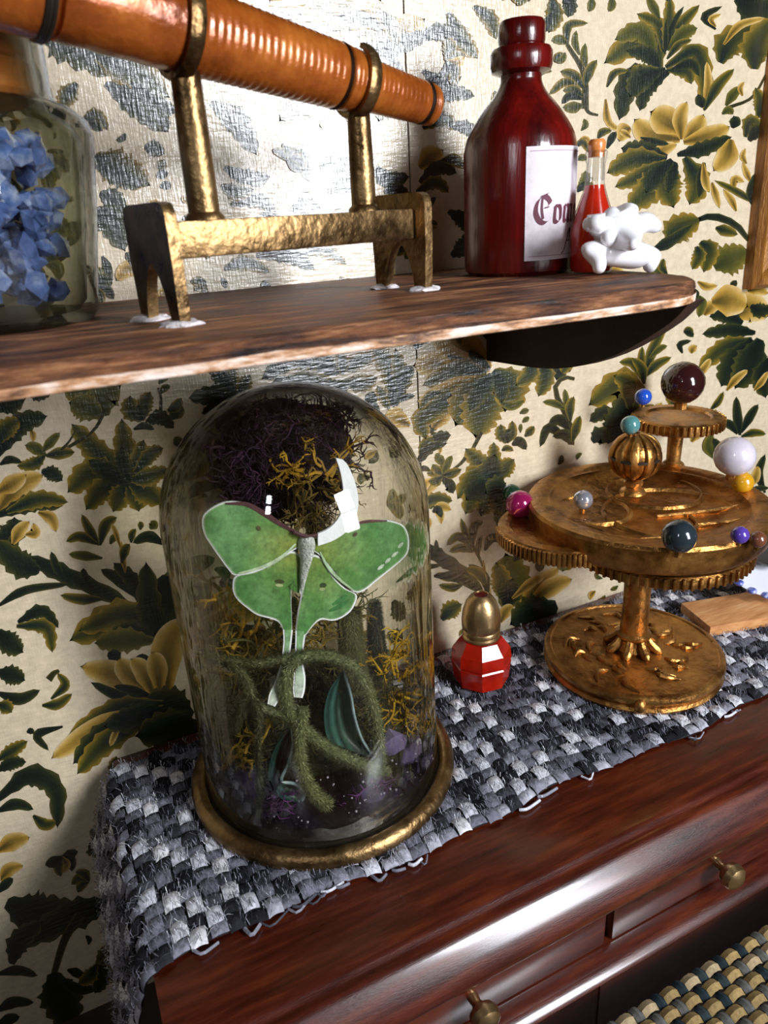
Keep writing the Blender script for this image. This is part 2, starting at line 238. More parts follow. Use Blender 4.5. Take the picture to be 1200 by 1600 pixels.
KC = {  # spine, mid, edge at base -> spine, mid, edge at tip (print inks)
 'g': ((.006,.014,.010), (.035,.045,.008), (.20,.135,.018), (.05,.055,.008), (.16,.12,.012), (.38,.22,.022)),
 'd': ((.004,.008,.006), (.006,.013,.008), (.03,.038,.008), (.010,.018,.008), (.028,.036,.008), (.10,.085,.014)),
 'o': ((.03,.038,.007), (.07,.07,.010), (.15,.12,.018), (.07,.07,.010), (.12,.105,.014), (.26,.18,.03)),
 'y': ((.10,.065,.010), (.36,.20,.025), (.56,.34,.06), (.42,.25,.035), (.60,.39,.09), (.74,.58,.32)),
 's': ((.02,.02,.006), (.025,.028,.006), (.10,.07,.012), (.03,.03,.008), (.06,.05,.010), (.16,.11,.018)),
}
LV = """
g36 200 755 196 715 190 656|g36 200 752 150 705 113 664|g44 198 752 145 738 108 768|g36 196 757 160 765 136 795|g34 198 757 188 775 178 798|g34 200 757 212 775 217 797|g38 203 755 228 768 252 786|g28 203 750 230 745 263 733|g26 201 745 215 720 224 688|g22 208 742 235 710 254 700|d30 200 760 192 735 190 700|d30 200 758 165 735 140 720
o46 164 648 150 625 100 606|o50 164 650 160 620 186 603|o40 163 650 130 635 110 630|s6 163 640 152 665 130 688|s7 132 684 118 692 94 706
g30 222 657 205 640 203 620|g24 222 657 226 632 234 613|d16 222 657 220 645 214 635|s5 251 645 251 620 247 606|o11 250 615 258 606 266 603|o10 248 600 255 592 264 590|g16 262 642 275 635 283 622|d22 228 661 250 652 271 668|d11 209 671 225 665 241 671|o16 272 695 278 690 284 695
o18 72 712 55 700 40 696|g20 70 712 52 725 28 728|g18 72 712 95 708 116 706|o14 66 706 80 690 93 676|d22 65 736 82 740 97 750|d12 0 726 15 718 34 722|y10 48 672 52 680 52 690|s4 95 703 108 690 118 672
d34 -5 712 28 665 72 650|d46 -6 640 15 625 38 622|d20 45 612 60 616 80 612|g30 0 690 10 670 30 655
y34 -5 800 30 760 66 742|d26 -5 806 50 786 97 790|g26 10 800 60 780 105 784|y26 -5 770 20 755 40 742|y16 40 835 55 832 52 818|d36 -10 860 20 830 22 810|y18 60 800 80 810 88 830|d16 -4 880 18 850 20 835|y20 20 850 30 830 45 815
g14 155 852 140 828 128 804|g17 156 852 165 820 182 808|g15 152 850 125 838 104 846|o11 172 850 178 840 186 836|g11 205 848 206 835 212 826|d17 256 850 232 838 208 848|o9 219 828 220 820 218 815|o14 234 826 240 820 236 814
d26 -5 868 60 880 110 902 175 932 228 970|d13 -5 948 40 922 110 912|d40 62 892 30 880 -10 845|d13 100 905 88 885 80 862|d12 140 918 132 900 130 888|g16 160 936 125 936 95 930|d18 208 930 185 905 158 890|d22 222 948 205 905 178 880|y9 196 895 192 870 189 845|o14 160 872 130 868 108 866|y8 188 855 180 830 174 818|g14 190 880 195 860 202 850
g54 245 995 190 965 112 1000|g40 245 985 195 960 125 985|d30 250 1000 210 985 170 992|o36 240 1000 190 1000 150 1005|d60 262 900 250 940 245 990|d40 250 985 235 960 228 880
d20 28 972 65 955 91 980|g22 26 978 72 980 82 1018|d34 -5 985 15 1005 35 1018|d28 -5 1050 20 1055 38 1062|d18 -5 1082 30 1092 62 1078|g22 -4 1100 10 1105 18 1112|d22 168 1022 178 1024 188 1020|d15 208 1032 225 1030 240 1046|g14 80 1092 102 1070 90 1052|g16 66 1102 90 1100 112 1084|s10 76 1062 84 1052 92 1048
y44 245 1088 190 1058 128 1042|y34 240 1085 200 1050 185 1030|y30 240 1088 225 1050 205 1030|d17 248 1092 190 1088 142 1066|d14 242 1090 205 1078 178 1072|y46 262 1082 262 1010 290 968|y30 250 1085 245 1040 238 1020
d60 300 1120 265 1105 225 1095|g30 255 1098 180 1108 108 1148|y34 245 1105 150 1140 82 1184|d36 240 1112 160 1150 116 1192|g34 240 1116 165 1160 122 1208|y10 188 1130 178 1150 172 1166|d40 260 1110 215 1120 165 1135|d60 320 1150 270 1140 215 1150
d13 98 1135 58 1148 76 1172|d10 42 1144 48 1142 52 1146|d32 -5 1250 45 1212 86 1232 90 1292|d17 -5 1268 25 1256 52 1264|g20 -5 1188 20 1172 42 1158|d20 -4 1204 18 1192 40 1190|g18 52 1274 70 1288 88 1284|y26 -5 1330 20 1315 45 1308|y20 0 1375 15 1358 35 1352|d14 -4 1395 10 1380 20 1372
d64 10 1410 60 1430 120 1420|d44 175 1408 110 1432 28 1476|d32 18 1506 30 1470 65 1440|s14 126 1428 100 1470 78 1545|d60 82 1520 95 1560 112 1610|d17 92 1528 120 1545 152 1544|d14 105 1515 120 1520 132 1528|d15 -5 1522 28 1516 58 1524|d17 -5 1580 20 1566 52 1566|d16 -5 1600 15 1592 30 1588
g22 368 630 362 600 364 566|g22 370 628 382 600 390 586|d28 368 630 350 595 328 572|d30 366 628 335 618 296 622|d20 360 640 335 640 316 646
d32 520 585 465 558 410 592|g36 448 592 485 596 522 600|d30 528 585 505 565 498 540|g24 522 584 560 565 602 548|d13 422 604 440 594 458 596|g26 535 596 565 600 588 590|d24 490 600 520 606 548 600|g20 535 585 535 565 528 550
g42 616 634 618 585 582 542|g26 618 634 625 590 618 546|d28 616 634 622 600 645 572|g20 616 634 600 620 590 604|o12 608 640 602 628 596 618|d10 624 628 635 620 648 618|y20 600 662 615 648 628 640|y24 640 665 622 655 600 650|d15 614 636 614 610 606 580
y46 765 576 728 545 704 522|y30 765 578 715 562 676 528|y24 720 540 714 525 712 515|d12 762 579 724 566 698 556|d15 766 576 745 560 732 548|y40 700 575 675 570 648 572|g32 760 582 715 578 662 602|y26 752 590 705 606 652 628|g34 760 586 705 620 660 655 665 684|g64 764 590 735 628 714 662|g60 766 590 752 640 744 680|g54 770 580 796 605 790 640|o14 780 628 800 634 818 626|d30 768 585 750 610 735 640|d26 772 582 782 600 784 628|g14 690 612 670 620 656 640
s6 752 675 738 702 732 706|s6 734 704 722 722 708 733
y38 772 556 800 540 832 524|y32 774 552 792 522 836 505|d15 771 550 772 532 752 518|g14 776 548 786 530 800 520|d74 828 545 858 528 896 512|d56 815 565 850 548 895 540|d36 848 550 876 560 870 592|g27 846 555 852 590 842 618|g25 830 560 828 584 807 602|g22 884 535 888 560 878 584|d26 860 520 880 545 886 570|d20 648 545 660 525 668 512
g20 792 692 784 678 782 664|g15 792 692 800 676 800 658|d12 793 690 792 680 796 670|o9 812 646 820 642 826 640|o8 816 660 822 655 826 651|o6 813 676 813 668 814 662|g12 820 682 828 674 834 666|d15 800 695 812 690 822 702|g10 784 704 792 700 802 704
s9 892 695 892 665 872 625 868 602 882 590 897 592|o11 884 640 866 630 848 628|o9 884 640 884 622 882 608|g14 891 658 890 636 896 620|d17 890 672 875 656 858 662|d14 890 692 858 668 844 698|d15 890 684 880 678 864 682|g14 894 690 900 668 906 650
d15 655 718 670 700 698 692|o9 684 716 684 712 686 708|o12 691 742 698 726 706 712|g14 690 742 682 734 676 726|g15 692 742 705 740 720 733|g16 690 744 680 752 670 752|d18 695 758 702 758 708 770
g22 770 750 772 720 771 692|g28 768 750 748 722 728 702|g34 768 752 742 745 716 778|g30 768 755 742 770 728 802|g30 770 756 760 782 752 805|g30 772 756 780 785 782 806|g26 772 752 790 730 802 718|d36 770 756 768 735 772 712|d40 768 756 745 765 730 780|d40 790 770 775 765 760 770
y16 676 800 690 792 704 796|d12 676 800 684 796 690 808|g11 736 858 728 835 720 810|g13 738 855 740 825 754 814|g13 734 852 715 838 698 852|g13 740 862 720 856 702 862|g9 748 868 748 850 753 836|d13 757 860 770 840 792 850|g10 760 850 764 842 768 834|y6 755 875 758 900 768 930|s5 737 850 748 870 754 885
d16 678 900 715 902 755 926|d15 706 892 694 875 686 858|d10 722 902 716 888 711 874|g13 722 914 705 918 686 914|d15 762 928 755 900 732 882|g16 760 915 748 896 728 888|o60 790 950 800 910 790 868|g30 790 945 785 910 775 880|d34 790 948 796 925 800 905|d18 802 876 818 860 836 852|y26 812 946 842 915 872 888|y26 825 942 865 915 892 905|y17 782 972 790 955 802 946|d54 870 945 830 960 800 975|y14 800 935 830 910 850 900|g26 690 968 705 952 720 944|d12 834 866 842 870 844 880|d16 836 884 842 884 850 880|d10 860 872 866 878 872 884|d10 884 872 892 882 884 888|s8 880 870 895 862 906 862
g12 1005 595 1002 565 1003 542|g15 1008 588 1020 545 1040 510|g15 1005 595 990 568 968 566|g14 1008 588 1025 570 1048 558|o10 1014 560 1030 545 1042 540|g16 1006 600 1002 575 988 560
g46 985 660 975 600 922 632|d22 962 664 945 645 922 658|d46 945 690 970 655 985 610|g30 985 640 980 600 960 588|d26 925 690 938 680 950 690
d22 1180 520 1140 516 1098 522|g28 1175 530 1130 545 1092 576|d40 1175 530 1145 570 1128 602|d46 1188 530 1170 570 1150 605|y46 1145 495 1170 480 1200 492|d26 1160 505 1130 490 1110 495|y20 1100 492 1110 480 1125 475|d9 1066 552 1062 538 1080 532|y12 1080 552 1082 545 1088 540|d30 1200 560 1190 590 1196 620|y12 1088 590 1100 575 1110 560
d14 1156 680 1152 650 1150 620|d13 1158 676 1172 650 1184 632|d13 1152 678 1138 662 1122 664|g12 1158 682 1178 676 1196 678|y12 1135 610 1150 592 1168 578|y10 1178 610 1190 596 1200 580|g10 1110 640 1122 628 1130 612|y12 1100 660 1112 650 1118 640|y18 1080 690 1090 675 1100 668|g16 1060 640 1050 625 1040 620|d13 1195 770 1185 740 1195 710|d10 1165 778 1180 765 1202 762|y14 1170 760 1180 745 1184 728|d20 1200 830 1190 812 1195 795
g26 862 -6 866 25 858 50|d22 880 -6 890 8 888 26|o12 924 -5 924 8 920 18|o12 955 -6 956 8 951 18|d14 862 20 856 36 852 50
s10 914 170 912 115 886 70|g13 886 72 888 40 918 36|o15 886 68 874 62 862 64|o10 905 86 898 66 900 48|o11 916 106 912 88 914 68|g15 914 134 920 112 932 94|g17 912 138 895 118 876 112|g14 912 150 885 128 858 148|g15 910 150 896 140 880 142|d12 910 155 890 150 878 162|o17 910 164 895 168 880 168|s6 914 165 920 176 934 180
g44 1030 108 1010 58 946 98|o30 1026 90 1000 50 962 62|d26 1030 108 1012 85 980 80|d34 1040 110 985 125 968 186|d24 1046 110 1010 138 1000 172|g22 1044 110 1072 112 1080 130|o22 1028 108 1000 112 985 108|g28 1040 105 1085 80 1100 120 1100 172|y13 1100 172 1106 135 1104 96|g17 1100 172 1120 135 1146 108|d15 1098 168 1094 158 1090 148|g11 948 136 960 114 982 110|y11 946 155 950 190 972 206|d34 1030 112 1000 125 985 150|d16 1050 108 1080 100 1092 118
g22 1036 82 1030 40 996 22|g20 1038 78 1045 40 1046 -5|g18 1040 72 1062 40 1092 8|o22 1042 78 1068 52 1088 44|d9 1040 80 1050 40 1068 10|d8 1038 85 1040 60 1040 30|g12 1042 92 1060 70 1080 62|o14 1030 30 1020 10 1012 -5
y38 1062 218 1015 210 992 188|y44 1062 206 1035 186 1018 176|y22 1064 218 1062 185 1072 160|y27 1070 218 1088 200 1098 180|y30 1068 222 1110 212 1138 198|d15 1048 236 1024 224 1004 220|d22 1058 242 1100 232 1142 214|y20 1018 256 1035 235 1056 226|y24 985 200 975 205 968 220|d10 1000 215 1025 222 1045 225
d34 1042 246 1000 238 972 232|g34 1040 248 990 250 950 270|g25 1040 252 1000 275 962 292|g42 1042 252 1015 295 982 324|g42 1052 252 1042 290 1052 322|g36 1070 246 1090 285 1078 318|d16 1100 254 1095 280 1092 308|y32 1142 218 1135 245 1116 266|y13 1098 255 1102 285 1108 300|d30 1050 250 1020 280 1010 300|d20 1056 254 1048 280 1044 300
g12 934 216 942 206 955 204|d11 948 232 956 215 962 206|o9 908 204 915 195 912 186|y8 900 226 915 216 925 230|g11 900 230 910 222 922 240|o11 902 250 910 246 916 250|o20 902 296 915 285 914 268|d10 902 300 908 292 912 284|y10 985 215 975 208 968 205
d11 1118 46 1100 26 1128 10|y9 1118 42 1110 30 1126 22|d54 1150 -5 1180 10 1210 18|g42 1125 98 1142 65 1200 32|g46 1178 108 1182 70 1206 30|y12 1130 70 1155 40 1195 28|o15 1134 165 1145 148 1156 136|s5 1138 168 1175 152 1200 110|d17 1144 200 1148 190 1146 182|g20 1184 184 1188 160 1180 138|g20 1164 214 1172 190 1188 194|d22 1170 220 1182 205 1192 205|y9 1166 256 1160 245 1164 232|y12 1145 300 1148 280 1162 284|g11 1180 318 1152 300 1116 282|y11 1112 285 1118 305 1124 325|y11 1150 330 1142 312 1130 296|y10 1172 284 1166 270 1160 254|d12 1178 325 1172 300 1180 270|o12 1128 178 1138 172 1145 178|y8 1160 150 1156 138 1162 128
d11 1070 352 1110 338 1150 352 1176 386|g42 1045 382 1060 358 1092 342|d17 1018 392 1045 378 1080 352|g17 1118 356 1132 360 1152 366|o44 1116 418 1140 405 1168 392|g28 1094 378 1108 392 1100 424|g20 1088 385 1092 400 1082 420|d10 1142 450 1146 444 1150 438|o15 1092 462 1096 475 1092 495|y46 1112 472 1140 470 1166 478|d22 1172 478 1186 485 1204 482|y12 1090 440 1104 448 1120 446|y11 1060 470 1066 480 1074 490|y18 1168 455 1180 452 1200 458|d12 1082 450 1086 460 1084 470
d74 70 40 110 60 190 112|g54 150 88 205 110 262 150|d36 165 130 215 165 258 205|d30 205 128 240 165 262 205|g20 130 186 150 180 168 202|d18 118 196 140 192 160 204|g52 148 245 185 262 232 288|d34 150 258 190 275 222 290|d32 156 302 176 312 196 334|o17 246 262 252 258 256 250|d15 244 276 254 272 262 270|d14 250 292 260 290 266 294|d24 226 230 240 232 256 240|d42 148 328 172 345 195 390|d14 160 400 168 420 172 450|g30 120 130 105 150 98 168|d26 232 150 250 165 275 175|d20 80 180 92 178 102 186
o22 475 232 476 255 482 282|g24 470 300 478 312 476 336|d20 452 330 475 322 500 326|g26 468 340 480 350 490 362|d26 350 262 390 280 420 276|d22 360 320 400 312 430 330|g26 345 290 370 300 395 296|d30 500 262 530 255 560 270|d24 512 300 540 290 565 300|d18 395 345 420 340 448 352|g20 505 345 535 335 556 330|d26 585 260 605 280 638 276|d20 600 300 620 296 640 310|d26 430 60 470 55 520 80|g26 380 20 430 30 470 22|d20 520 30 560 26 600 48|d36 330 160 370 190 400 240|d18 560 100 600 90 630 110|g24 590 15 610 40 620 70|d30 400 400 450 395 490 420|g22 470 398 505 390 540 412|g24 350 420 385 410 420 425
g30 700 20 720 60 745 90|d26 655 60 690 50 735 70|d22 660 110 690 130 720 120|g24 740 10 765 30 775 60|d24 680 160 705 145 740 150|g24 660 200 690 186 715 200|d20 700 196 730 200 745 220|y36 655 262 675 245 690 235|d22 655 285 685 262 712 270|g20 650 300 680 285 700 300|d24 700 330 725 345 738 370|d26 705 400 725 385 740 360|g18 690 250 710 250 728 262|d24 1040 0 1060 -20 1080 -40
"""
PER = Vector((.955, 0, -.21))
def leaf_mesh(mb, kind, w, pts, layer, shift=None):
    n = 8 if w < 12 else (11 if w < 19 else 18)
    sp = cat_rom([(p[0], p[1], 0) for p in pts], n); kc = KC[kind]; vs = []; cs = []
    off = (-1, -.62, -.2, .2, .62, 1); ser = .16 if w >= 19 and kind != 'y' else 0
    for i, p in enumerate(sp):
        t = i/(n-1); tg = (sp[min(i+1, n-1)]-sp[max(i-1, 0)]).normalized(); nm = Vector((-tg.y, tg.x, 0))
        if kind == 's': pr = .55+.45*(1-t)
        else: pr = min(1, .22+t*2.0)*sqrt(max(0, 1-t**3.2))
        for k, q in enumerate(off):
            e = 1+ser*sin(i*2.2+q)*(abs(q) > .9)
            ext = tg*(w*.10*(1-abs(q))*(t > .99))
            P2 = p+nm*(q*w*.57*pr*e)+ext
            V = onY(P2.x, P2.y, 0.0)
            if shift: V = V+shift
            V.y = -.0003-layer*1.4e-6
            vs.append(V); a = {0:2, 1:1, 2:0, 3:0, 4:1, 5:2}[k]
            u = max(0, min(1, (t-.25)/.75))
            c = [kc[a][j]*(1-u)+kc[a+3][j]*u for j in range(3)]; cs.append(c)
    m = len(off); fs = [(i*m+k, i*m+k+1, (i+1)*m+k+1, (i+1)*m+k) for i in range(n-1) for k in range(m-1)]
    mb.add(vs, fs, cs)
leaves = []  # one broad dark stroke is painted shadow along the chest's back edge
for line in LV.strip().splitlines():
    for it in line.split('|'):
        a = it.split(); nums = [float(x) for x in a[1:]]
        leaves.append((a[0][0], float(a[0][1:]), list(zip(nums[::2], nums[1::2]))))
foliage = MB(); lay = 0
gaps = [(262, 640, 690, 1190), (345, 0, 640, 200), (640, 610, 700, 1000)]
for k in (-3, -2, -1, 1, 2):
    lay = 40*(k+4)
    for kd, wd, pts in leaves:
        c = onY(*pts[len(pts)//2])+PER*k; q = proj(c)
        if -3 < c.x < 4.1 and -.75 < c.z < 1.65 and (not (-15 < q[0] < 1215 and -15 < q[1] < 1615) or any(x0 < q[0] < x1 and y0 < q[1] < y1 for x0, y0, x1, y1 in gaps)):
            leaf_mesh(foliage, kd, wd, pts, lay, PER*k); lay += 1
lay = 300
for kd, wd, pts in leaves: leaf_mesh(foliage, kd, wd, pts, lay); lay += 1
# small sprigs of the same print wherever a patch of ground is still bare
cov = [[0]*280 for _ in range(360)]
def mark(pts, wd):
    for p in cat_rom([(a, b, 0) for a, b in pts], 7):
        rr = int((wd*.5+13)/6)+1
        for yy in range(int(p.y/6)-rr+40, int(p.y/6)+rr+41):
            for xx in range(int(p.x/6)-rr+40, int(p.x/6)+rr+41):
                if 0 <= yy < 360 and 0 <= xx < 280 and ((xx-40-p.x/6)**2+(yy-40-p.y/6)**2) < rr*rr: cov[yy][xx] = 1
for kd, wd, pts in leaves: mark(pts, wd)
for k in (-1, 1):
    for kd, wd, pts in leaves:
        q = [proj(onY(*p)+PER*k) for p in pts]; c = q[len(q)//2]
        if any(x0 < c[0] < x1 and y0 < c[1] < y1 for x0, y0, x1, y1 in gaps) or not (-15 < c[0] < 1215 and -15 < c[1] < 1615): mark(q, wd)
rf = random.Random(11)
for tr in range(5200):
    x, y = rf.uniform(-200, 1350), rf.uniform(-150, 1750)
    if cov[int(y/6)+40][int(x/6)+40]: continue
    big = rf.random() < .38; a = rf.uniform(0, 2*pi); n = rf.choice((3, 4, 5)) if big else rf.choice((1, 2)); ln = rf.uniform(24, 40) if big else rf.uniform(11, 20)
    for i in range(n):
        b = a+(i-(n-1)/2)*.75+rf.uniform(-.1, .1); bend = rf.uniform(-.6, .6); l2 = ln*rf.uniform(.8, 1.15)
        pts = [(x, y), (x+cos(b)*l2*.55, y+sin(b)*l2*.55), (x+cos(b+bend)*l2, y+sin(b+bend)*l2)]; wd = l2*rf.uniform(.42, .62)
        leaf_mesh(foliage, rf.choice('gggddoy'), wd, pts, lay); lay += 1; mark(pts, wd)
foliage.build('printed_foliage', M['paper'], wall, smooth=False, kind='stuff', colattr=True)

# ------------------------------------------------------------------ chest of drawers
ch = thing('chest_of_drawers', (.9, -.4, -.8), 'dark red mahogany chest of drawers standing against the floral wallpaper', 'chest')
X0, X1 = -.055, 2.7
def extrude_x(mb, prof, x0, x1, nx=1, col=None):
    vs = []; k = len(prof)
    for i in range(nx+1):
        x = x0+(x1-x0)*i/nx; vs += [(x, y, z) for y, z in prof]
    fs = [(i*k+j, i*k+(j+1) % k, (i+1)*k+(j+1) % k, (i+1)*k+j) for i in range(nx) for j in range(k)]
    fs += [tuple(range(k)), tuple(range(nx*k, (nx+1)*k))[::-1]]
    mb.add(vs, fs, col)
top = MB()
prof = [(-.004, 0), (-.70, 0), (-.772, -.0005), (-.782, -.003), (-.788, -.0085), (-.796, -.0095)]
yy, zz, th_ = -.796, -.0095, 0.0
for n_, t0, t1, ln in ((5, 0, 42, .020), (8, 42, 66, .066), (5, 66, 100, .018)):
    for i in range(n_):
        th_ = radians(t0+(t1-t0)*(i+.5)/n_); yy -= cos(th_)*ln/n_; zz -= sin(th_)*ln/n_; prof.append((yy, zz))
prof += [(-.845, -.098), (-.832, -.104), (-.82, -.107), (-.80, -.108), (-.004, -.108)]
extrude_x(top, prof, X0, X1); top.build('top', M['mahogany'], ch)
b = MB(); b.box(((X0+.03+X1)/2, -.40, -.45), (X1-X0-.03, .77, .684)); b.build('carcass', M['mahogany'], ch, smooth=False)
for (xa, xb, xk) in ((.0, .82, .487), (.84, 1.68, 1.142), (1.70, 2.6, 2.1)):
    d = MB(); d.box(((xa+xb)/2, -.795, -.186), (xb-xa, .03, .145), bev=.006); d = d.build('drawer', M['mahogany'], ch)
    kx, kz = xk, -.19
    kn = MB(); kn.lathe([(0, 0), (.012, 0), (.01, .014), (.014, .022), (.026, .03), (.031, .042), (.027, .056), (.015, .064), (0, .066)], (kx, -.81, kz), 24, axis=(0, -1, 0))
    tag(kn.build('knob', M['capbrass'], d), 'brass knob')
l = MB(); extrude_x(l, [(-.72, -.262), (-.80, -.262), (-.84, -.266), (-.856, -.273), (-.862, -.284), (-.856, -.296), (-.83, -.304), (-.72, -.304)], X0+.01, X1); l.build('lower_moulding', M['mahogany'], ch)
for (xa, xb) in ((.0, .82), (.84, 1.68), (1.70, 2.6)):
    d = MB(); d.box(((xa+xb)/2, -.775, -.54), (xb-xa, .03, .36), bev=.006); d.build('drawer', M['mahogany'], ch)

# floor mat of coarse weave
def weave_cell(mb, c, ax, ay, az, h, col, nu=4, nv=3):
    # one puffy float of yarn: ax = half length vector, ay = half width vector
    vs = []; cs = []
    for i in range(nu+1):
        for j in range(nv+1):
            u, v = -1+2*i/nu, -1+2*j/nv
            vs.append(c+ax*u+ay*v+az*(h*(1-abs(u)**2.2)*1.0+h*.7*(1-v*v)-h*.5)); cs.append(col)
    fs = [(i*(nv+1)+j, (i+1)*(nv+1)+j, (i+1)*(nv+1)+j+1, i*(nv+1)+j+1) for i in range(nu) for j in range(nv)]
    mb.add(vs, fs, cs)
M['mat'] = attr_mat('mat_fibre', rough=.85, spec=.2, var=.3, scale=120, bump=.3)
M['yarn'] = attr_mat('wool_yarn', rough=.9, spec=.15, var=.38, scale=85, bump=.5)
fmz = -.335
fm = thing('woven_stool', (1.3, -1.2, -.8), 'stool with a beige and blue-grey woven seat in front of the chest', 'stool')
SA = Vector((.62, -.905, fmz)); sx, sy = 1.5, .52
b = MB(); b.box((SA.x+sx/2, SA.y-sy/2, fmz-.012), (sx, sy, .024), bev=.006); b.build('seat_pad', M['dark'], fm)
for lx in (SA.x+.05, SA.x+sx-.05):
    for ly in (SA.y-.05, SA.y-sy+.05):
        b = MB(); b.lathe([(0, -.8), (.022, -.8), (.03, -.74), (.022, -.6), (.036, -.45), (.03, fmz-.022), (0, fmz-.022)], (lx, ly, 0), 16); b.build('leg', M['mahogany'], fm)
mw = MB(); st = .030
for i in range(int(sx/st)):
    for j in range(int(sy/st)):
        x = SA.x+(i+.5)*st; y = SA.y-(j+.5)*st
        if (i+j) % 2: weave_cell(mw, Vector((x, y, fmz+.004)), Vector((st*.62, 0, 0)), Vector((0, st*.42, 0)), Vector((0,0,1)), .009, rnd.choice([(.36,.25,.10), (.30,.21,.085), (.42,.32,.18)]), 3, 2)
        else: weave_cell(mw, Vector((x, y, fmz+.002)), Vector((0, st*.55, 0)), Vector((st*.34, 0, 0)), Vector((0,0,1)), .007, rnd.choice([(.015,.028,.035), (.03,.045,.05), (.12,.12,.11)]), 3, 2)
mw.build('woven_strand', M['mat'], fm, kind='stuff', colattr=True)

# ------------------------------------------------------------------ grey woven runner on the chest
RZ = .004
rn = thing('woven_runner', (.9, -.3, .001), 'grey, white and black chunky woven runner lying on the chest top', 'runner')
def rmap(x, y, h=0):
    # left end folds over the edge of the chest and hangs outwards
    e = X0+.012
    y2 = y-.018+(.010*sin(x*9)+.006*sin(x*23+1))*min(1, max(0, -y*3))
    if x >= e: return Vector((x, y2, RZ+h))
    s = e-x; r = .03
    if s < r*1.2:
        a = s/r; return Vector((e-(r+h)*sin(a), y2, RZ-r*(1-cos(a))+h*cos(a)))
    a = 1.2; q = s-r*1.2
    return Vector((e-(r+h)*sin(a)-q*.34, y2-q*.1, RZ-r*(1-cos(a))-q*.92))
bk = MB(); nx, ny = 110, 14; vs = []
for i in range(nx+1):
    for j in range(ny+1):
        x = -.25+(2.6+.25)*i/nx; vs.append(rmap(x, -.035-.565*j/ny, .001))
bk.add(vs, [(i*(ny+1)+j, (i+1)*(ny+1)+j, (i+1)*(ny+1)+j+1, i*(ny+1)+j+1) for i in range(nx) for j in range(ny)], (.05,.05,.055))
bk.build('backing_weave', M['yarn'], rn, colattr=True)
yn = MB(); fz = MB(); st = .0345
WH = [(.80,.80,.85), (.88,.87,.9), (.72,.73,.8)]; BK = [(.018,.018,.022), (.03,.03,.036), (.012,.012,.016)]; GR = [(.15,.15,.185), (.22,.22,.27), (.30,.30,.36), (.08,.08,.10)]
ni, nj = int(2.9/st), 17
def cellpos(x, y, h): return rmap(x, y, h)
for i in range(ni):
    for j in range(nj):
        x = -.24+i*st; y = -.04-j*st*.985-(.004*(i % 2))
        jx, jy = rnd.uniform(-.006, .006), rnd.uniform(-.004, .004); x += jx; y += jy
        over = (i+j) % 2 == 0
        if over:
            col = rnd.choice(WH) if ((i//2+j//2+(i//5) % 2) % 2 == 0 and rnd.random() < .72) or rnd.random() < .10 else rnd.choice(BK+BK+GR[:2])
            L, W, h = st*.58, st*.44, .0095
        else:
            col = rnd.choice(GR) if rnd.random() < .8 else rnd.choice(BK); L, W, h = st*.52, st*.62, .0065
        if j == nj-1 or x < -.2: col = rnd.choice(GR[1:3]+[(.5,.5,.57)]) if rnd.random() < .6 else col
        vs = []; cs = []; nu, nv = 4, 4; tw = rnd.uniform(-.25, .25)
        for a in range(nu+1):
            for b2 in range(nv+1):
                u, v = -1+2*a/nu, -1+2*b2/nv
                if over: dx, dy = W*v+tw*L*u*.4, L*u
                else: dx, dy = W*v, L*u*.8+tw*W*v*.4
                hh = h*(.45+.75*(1-abs(u)**2.4)*(1 if over else (1-.4*v*v))+.45*(1-v*v)) - .001
                vs.append(rmap(x+dx, y+dy, hh)); k = rnd.uniform(.8, 1.15); cs.append(tuple(c*k for c in col))
        yn.add(vs, [(a*(nv+1)+b2, (a+1)*(nv+1)+b2, (a+1)*(nv+1)+b2+1, a*(nv+1)+b2+1) for a in range(nu) for b2 in range(nv)], cs)
        for q in range(16 if x < 2.0 else 2):
            fx, fy = x+rnd.uniform(-.02, .02), y+rnd.uniform(-.02, .02); an = rnd.gauss(pi/2, .7); ln = rnd.uniform(.008, .024)
            p0 = rmap(fx, fy, .010+rnd.uniform(0, .006)); p1 = rmap(fx+cos(an)*ln*.5, fy+sin(an)*ln*.5, .018+rnd.uniform(0, .006)); p2 = rmap(fx+cos(an)*ln, fy+sin(an)*ln, .010+rnd.uniform(0, .008))
            sd = Vector((sin(an), -cos(an), 0))*.0006
            kf = rnd.uniform(.5, 1.25); c = tuple(min(1, q2*kf+.012) for q2 in (col if rnd.random() < .55 else rnd.choice(GR))); fz.add([p0-sd*.7, p0+sd*.7, p1-sd, p1+sd, p2], [(0,1,3,2), (2,3,4)], c)
# frayed loops along the front edge
for q in range(30):
    x = rnd.uniform(-.02, 2.3); y0 = -.04-nj*st*.985+.012; ln = rnd.uniform(.02, .06)
    p = [rmap(x, y0, .004), rmap(x+ln*.3, y0-rnd.uniform(.006, .02), .006), rmap(x+ln, y0-rnd.uniform(-.004, .01), .004)]
    fz.tube(cat_rom(p, 6), rnd.uniform(.0018, .0038), 5, col=rnd.choice(GR+WH[2:]))
yn.build('yarn', M['yarn'], rn, kind='stuff', colattr=True)
fz.build('loose_fibre', M['yarn'], rn, kind='stuff', colattr=True)

